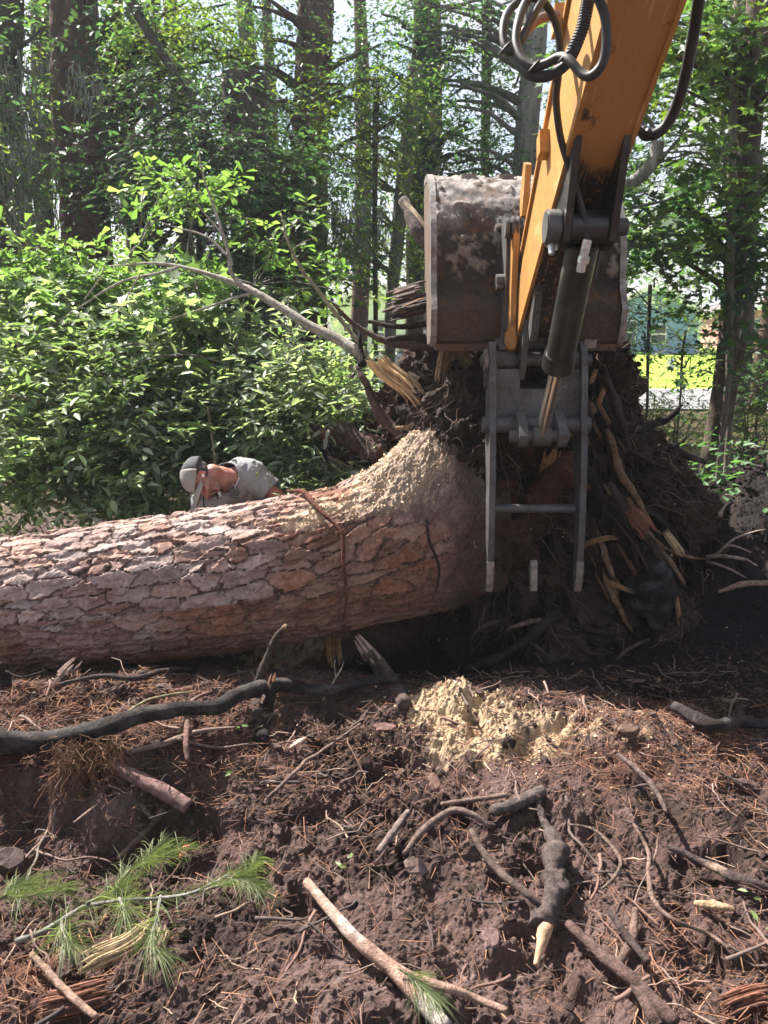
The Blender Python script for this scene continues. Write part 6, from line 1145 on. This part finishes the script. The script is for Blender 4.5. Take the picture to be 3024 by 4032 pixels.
# split wood chunk and pine bough, lower left
ch = empty('split_wood', PG(310, 3810), 'split yellowish wood chunk under the pine bough', 'wood piece')
splinter('shaft', [tuple((*q[:2], PG(q[0], q[1])[1]-.03)) for q in [(300, 3815), (400, 3765), (500, 3720), (570, 3660), (605, 3615)]], .030, .030, (.50, .36, .21), ch, 81)
splinter('prong', [tuple((*q[:2], PG(q[0], q[1])[1]-.03)) for q in [(615, 3745), (640, 3690), (655, 3640)]], .018, .02, (.40, .28, .19), ch, 82)
def bough(label, pts, r, sides, c, needle=.09, seed=0):
    t = empty('pine_bough', PG(*pts[0]), label, 'pine bough'); rs = np.random.default_rng(seed); nm = MB(); NN = 140
    lines = [(np.array([PG(*q, .05) for q in pts]), r)]+[(np.array([PG(*q, .06) for q in sd]), r*.55) for sd in sides]
    for k, (pp, rr) in enumerate(lines):
        p = wiggle(spline(pp, 24), .008, seed+k); V, F = tube(p, np.linspace(rr, rr*.4, 24), 7, True, .15, k); m = MB(); m.add(V, F, np.clip(np.asarray(c)*(1+.6*fbm(V*60, 3, seed=k)[:, None]), .02, 1)); m.build('stem' if k == 0 else 'side_branch', M_root, t)
        a0 = 4 if k == 0 else 2; idx = rs.integers(a0, 24, NN); ps = p[idx]; tg_ = nz(np.gradient(p, axis=0))[idx]; d = nz(tg_*rs.uniform(.6, 1.4, (NN, 1))+rs.normal(0, .55, (NN, 3))*np.array((1, 1, .38))+np.array((0, 0, -.02)))
        L = needle*1.35*rs.uniform(.5, 1.15, NN); s_ = nz(np.cross(d, np.array((.2, -.9, .4))))*.00085; mid = ps+d*(L*.55)[:, None]+np.array((0, 0, .006)); tip_ = ps+d*L[:, None]+np.array((0, 0, -.014))*(L/.09)[:, None]
        V = np.stack((ps-s_, ps+s_, mid+s_, mid-s_, tip_), 1).reshape(-1, 3); i = np.arange(NN)[:, None]*5; pal = np.array([(.19, .22, .11), (.15, .18, .09), (.24, .26, .16)]); cc = pal[rs.integers(0, 3, NN)]*rs.uniform(.7, 1.3, (NN, 1)); nm.add(V, [i+np.array((0, 1, 2, 3)), i+np.array((3, 2, 4))], np.repeat(cc, 5, 0))
    nm.build('needles', M_leaf, t, kind='stuff'); return t
bough('lichen grey pine bough with fresh green needles at lower left', [(75, 3765), (180, 3730), (290, 3660), (350, 3625), (480, 3605), (640, 3590), (760, 3570), (900, 3500)], .009, [[(350, 3625), (430, 3590), (480, 3560)], [(480, 3605), (500, 3650), (510, 3690)], [(250, 3690), (260, 3750), (300, 3790)], [(640, 3600), (620, 3700), (600, 3780), (640, 3830)]], (.26, .245, .22), seed=11)
bough('thin green pine shoot reaching up behind the grey bough', [(440, 3580), (520, 3480), (600, 3440), (720, 3390)], .006, [[(560, 3460), (600, 3430), (640, 3395)]], (.24, .24, .13), seed=12)
bough('green pine needles spilling in from the left edge', [(-60, 3600), (40, 3590), (120, 3585), (230, 3560)], .006, [[(20, 3600), (60, 3560), (110, 3545)]], (.2, .18, .1), seed=13)
bough('small pale pine shoot lying right of the grey bough', [(820, 3560), (900, 3530), (980, 3480), (1010, 3430)], .004, [[(900, 3530), (960, 3530), (1010, 3560)]], (.25, .22, .15), needle=.075, seed=14)
bough('short needle tuft under the peeled pole', [(1570, 3880), (1640, 3930), (1700, 3990)], .003, [], (.2, .2, .1), needle=.08, seed=15)

# hanging mat of rusty fibrous roots under the black branch
m = MB()
RMY = PG(350, 2960)[1]-.06
for _ in range(480):
    u_ = rng.uniform(225, 470); v0_ = rng.uniform(2900, 3080); top = P(u_, v0_, RMY+rng.uniform(-.06, .03)); L = rng.uniform(.05, .24)*(1.1-.6*abs(u_-350)/130)
    q = top+np.stack((np.cumsum(rng.normal(0, .019, 6)), np.cumsum(rng.normal(-.004, .014, 6)), -np.linspace(0, L, 6)), 1); V, F = tube(q, np.linspace(.002, .0008, 6), 3, False); m.add(V, F, np.array([(.15, .075, .042), (.10, .052, .034), (.19, .10, .055)][rng.integers(3)])*rng.uniform(.6, 1.2))
prop(m.build('root_mat', M_twig, kind='stuff'), 'hanging mat of rusty fibrous roots')

# crumbs of soil, needles, twigs and chips too many to count
def ico_variants(k, sub=1):
    out = []
    for i in range(k):
        bm = bmesh.new(); bmesh.ops.create_icosphere(bm, subdivisions=sub, radius=1); V = np.array([v.co for v in bm.verts]); F = np.array([[v.index for v in f.verts] for f in bm.faces]); bm.free()
        V = V*(1+.45*vnoise(V*1.6+i*7, i)+.45*vnoise(V*3.7+i*3, i+9))[:, None]; out.append((V, F))
    return out
ICO, ICO2 = ico_variants(8), ico_variants(8, 2)
def crumbs(mb, pos, size, cols):
    for k in range(16):
        idx = np.nonzero((np.arange(len(pos)) % 8 == k % 8) & ((size > .016) == (k >= 8)))[0]
        if not len(idx): continue
        V, F = (ICO, ICO2)[k//8][k % 8]; n = len(idx); a = rng.uniform(0, 6.28, n); sx_ = size[idx, None]*rng.uniform(.6, 1.5, (n, 3))*np.array((1, 1, .8)); W = V[None]*sx_[:, None]
        tb = rng.uniform(-.9, .9, (n, 1)); W = np.stack((W[..., 0], W[..., 1]*np.cos(tb)-W[..., 2]*np.sin(tb), W[..., 1]*np.sin(tb)+W[..., 2]*np.cos(tb)), -1)
        c_, s_ = np.cos(a)[:, None], np.sin(a)[:, None]; W = np.stack((W[..., 0]*c_-W[..., 1]*s_, W[..., 0]*s_+W[..., 1]*c_, W[..., 2]), -1)+pos[idx][:, None]
        mb.add(W.reshape(-1, 3), (F[None]+(np.arange(n)*len(V))[:, None, None]).reshape(-1, 3), np.repeat(cols[idx], len(V), 0))
def scatter(n, x0, x1, y0, y1, dens=None):
    x = rng.uniform(x0, x1, n*4); y = rng.uniform(y0, y1, n*4); w = np.ones(n*4) if dens is None else dens(x, y); keep_ = rng.uniform(0, 1, n*4) < w; x, y = x[keep_][:n], y[keep_][:n]
    return x, y, G(x, y)
x, y, z = scatter(7500, -1.9, 1.9, 1.35, 3.7, lambda x, y: .2+.8*ss(-.1, .4, n2(x, y, 3.3, 3, 47)))
x2, y2, z2 = scatter(1500, 1.1, 3.2, 3.4, 5.6); x, y, z = np.r_[x, x2], np.r_[y, y2], np.r_[z, z2]
sz = np.minimum(.030, .0032+.0032*rng.gamma(1.1, 1., len(x))); cc = (c_dark+(c_mid-c_dark)*rng.uniform(0, 1.4, (len(x), 1)))
blk_ = np.exp(-((x-1.9)/1.2)**2-((y-4.3)/.9)**2)[:, None]; cc = cc*(1-.88*np.minimum(1, blk_*1.3)); m = MB(); crumbs(m, np.stack((x, y, z+sz*.2), 1), sz, cc); prop(m.build('soil_crumbs', M_soil, None, False, kind='stuff'), 'loose dark clods and crumbs of soil')
# dirt and chips on the root mass
i = rng.choice(np.nonzero(RSN[:, 1] < .3)[0], 900); sz = .006+.007*rng.gamma(1.2, 1., 900); m = MB(); crumbs(m, RSV[i]+RSN[i]*.006, np.minimum(sz, .04), np.array(BLK)*rng.uniform(.7, 2.6, (900, 1))*np.array((1.05, 1, 1))); m.build('clinging_clods', M_soil, pine, False, kind='stuff')
def straws(n, x, y, z, L, r, pal, up=.18):
    a = rng.uniform(0, 6.28, n); d = nz(np.stack((np.cos(a), np.sin(a), rng.normal(0, up, n)), 1)); L = L*rng.uniform(.5, 1.3, n); p = np.stack((x, y, z), 1); m = MB()
    pal = np.asarray(pal); put_twigs(m, p-d*(L*.5)[:, None]+np.array((0, 0, .012)), d, L, rng.normal(0, .12, n), np.full(n, r)*rng.uniform(.7, 1.3, n), np.array((.5, .5, .5)))
    cc = pal[rng.integers(0, len(pal), n)]*rng.uniform(.6, 1.3, (n, 1)); m.C[-1] = np.repeat(cc, 9, 0); return m
dn = lambda x, y: np.clip(.7*np.exp(-((x+.75)/.35)**2-((y-2.65)/.2)**2)+np.exp(-((x+1.3)/.8)**2-((y-2.95)/.4)**2)+np.exp(-((x-1.25)/.6)**2-((y-2.8)/.3)**2)+.8*np.exp(-((x-.9)/.25)**2-((y-1.75)/.2)**2)+.6*np.exp(-((x+1.0)/.4)**2-((y-1.7)/.2)**2)+.10, 0, 1)
x, y, z = scatter(6200, -2.0, 2.0, 1.3, 3.6, dn); m = straws(len(x), x, y, z, .10, .0016, [(.24, .11, .065), (.18, .085, .055), (.29, .155, .09), (.13, .07, .052)]); prop(m.build('pine_straw', M_twig, kind='stuff'), 'fallen rusty pine needles and fibres')
x, y, z = scatter(5200, -1.95, 1.95, 1.3, 3.7); m = straws(len(x), x, y, z, .055, .0012, [(.12, .072, .058), (.17, .105, .085), (.08, .05, .043), (.22, .125, .09)], .5); prop(m.build('root_fibres', M_twig, kind='stuff'), 'matted fine dark root fibres over the soil')
x, y, z = scatter(900, -2.0, 2.0, 1.3, 3.7); m = MB()
for k_ in range(len(x)):
    a = rng.uniform(0, 6.28); L = rng.uniform(.05, .22); q = np.array((x[k_], y[k_], z[k_]+.012))+np.linspace(-.5, .5, 7)[:, None]*L*np.array((math.cos(a), math.sin(a), rng.normal(0, .25))); q = q+np.cumsum(rng.normal(0, L*.05, (7, 3))*np.array((1, 1, .6)), 0)
    r_ = rng.uniform(.0012, .0042); V, F = tube(q, np.linspace(r_, r_*.5, 7), 4, False); m.add(V, F, np.array([(.20, .14, .12), (.12, .08, .07), (.28, .20, .15), (.16, .09, .07), (.07, .05, .05)][rng.integers(5)])*rng.uniform(.7, 1.2))
x, y, z = scatter(130, -1.9, 1.9, 1.4, 3.6)
for k_ in range(len(x)):
    a = rng.uniform(0, 6.28); L = rng.uniform(.12, .36); q = np.array((x[k_], y[k_], z[k_]+.02))+np.linspace(-.5, .5, 14)[:, None]*L*np.array((math.cos(a), math.sin(a), rng.normal(0, .12))); q = wiggle(q, L*.12, k_, 7.); q[:, 2] = np.maximum(q[:, 2], G(q[:, 0], q[:, 1], False)-.005)
    r_ = rng.uniform(.003, .0075); V, F = tube(q, np.linspace(r_, r_*.5, 14), 5, True, .3, k_); m.add(V, F, np.array([(.15, .10, .085), (.10, .07, .062), (.20, .14, .11), (.13, .075, .06), (.05, .037, .035)][rng.integers(5)])*rng.uniform(.7, 1.2))
prop(m.build('twig_litter', M_twig, kind='stuff'), 'small loose twigs and root ends scattered on the soil')
# sawdust grains on ground and flare
dd = lambda x, y: (.25+.75*ss(-.15, .3, n2(x, y, 9, 4, 54)))*np.clip(np.exp(-((x-.34)/.38)**2-((y-3.08)/.30)**2)+.55*np.exp(-((x-.85)/.45)**2-((y-2.9)/.28)**2)+.05*np.exp(-((x-1.6)/.8)**2-((y-3.5)/.6)**2), 0, 1)
x, y, z = scatter(5200, -.6, 2.2, 2.4, 3.9, dd); sz = .0013+.0012*rng.gamma(1.2, 1., len(x)); P1 = np.stack((x, y, z+.003), 1)
fi = np.nonzero((dmt.ravel() > .25) & (Vf[:, 0] > -.8))[0]; fi = rng.choice(fi, 1300); P2 = Vf[fi]+np.array((0, -.2, 1))*.006; ri = rng.choice(np.nonzero(RSN[:, 1] < .2)[0], 420); P3 = RSV[ri]+RSN[ri]*.012
PA = np.vstack((P1, P2, P3)); n = len(PA); sA = np.r_[sz, .002+.002*rng.gamma(1.2, 1., 1300), .0016+.0016*rng.gamma(1., 1., 420)]
d = nz(rng.normal(0, 1, (n, 3))); e = nz(np.cross(d, rng.normal(0, 1, (n, 3)))); f = np.cross(d, e); sA = np.minimum(sA, .008)[:, None]
V = np.stack((PA+d*sA*1.4, PA+e*sA, PA-d*sA*1.4, PA-e*sA, PA+f*sA*.7), 1).reshape(-1, 3); i = np.arange(n)[:, None]*5
m = MB(); m.add(V, [np.vstack([i+np.array(t_) for t_ in ((0, 1, 4), (1, 2, 4), (2, 3, 4), (3, 0, 4))]), i+np.array((3, 2, 1, 0))], np.repeat(np.array((.60, .46, .30))*rng.uniform(.7, 1.25, (n, 1)), 5, 0)); prop(m.build('sawdust', M_dust, None, False, kind='stuff'), 'pale sawdust and chips over soil and trunk')
# torn green leaves fallen on the soil
for k_, (u_, v_2, sz_, lab) in enumerate([(1335, 3440, .05, 'pale green leaf fallen on the soil left of centre'), (1385, 3415, .045, 'light green leaf lying right beside another'), (2940, 3560, .05, 'green leaf at the right edge of the foreground'), (3000, 3680, .07, 'bright green leaf cluster at the right edge'), (950, 2900, .06, 'green leaf pair under the black branch'), (910, 3060, .05, 'green leaf in the litter below the black branch'), (1430, 2630, .035, 'small bright leaf behind the leaning post')]):
    t = empty('green_leaf', PG(u_, v_2), lab, 'leaf'); p_ = np.array([PG(u_, v_2, .035)]*2)+rng.normal(0, .012, (2, 3)); single_leaves(t, 2, p_, rng.normal(0, 1, (2, 3))*np.array((1, .6, .2)), np.array(((0, -.5, 1.), (.2, -.3, 1.))), 'oval', sz_, [(.20, .28, .10), (.26, .32, .16)])

# ================================================================== AIR: thin humid haze over the whole place
hb = MB(); cx_ = np.array([(x, y, z) for x in (-420, 420) for y in (-80, 760) for z in (-1.6, 16.5)])
hb.add(cx_, np.array([(0, 1, 3, 2), (4, 6, 7, 5), (0, 4, 5, 1), (2, 3, 7, 6), (0, 2, 6, 4), (1, 5, 7, 3)]))
M_haze = bpy.data.materials.new('haze'); M_haze.use_nodes = True; nt = M_haze.node_tree; nt.nodes.clear()
pv_ = node(nt, 'ShaderNodeVolumePrincipled', {'Color': (.86, .92, 1.0, 1), 'Density': .0012, 'Anisotropy': .35}); ho = node(nt, 'ShaderNodeOutputMaterial'); nt.links.new(pv_.outputs[0], ho.inputs['Volume'])
hz_ = hb.build('haze', M_haze, None, False, kind='stuff'); hz_['label'] = 'thin humid haze in the air of the wood'
sc.cycles.volume_bounces = 0
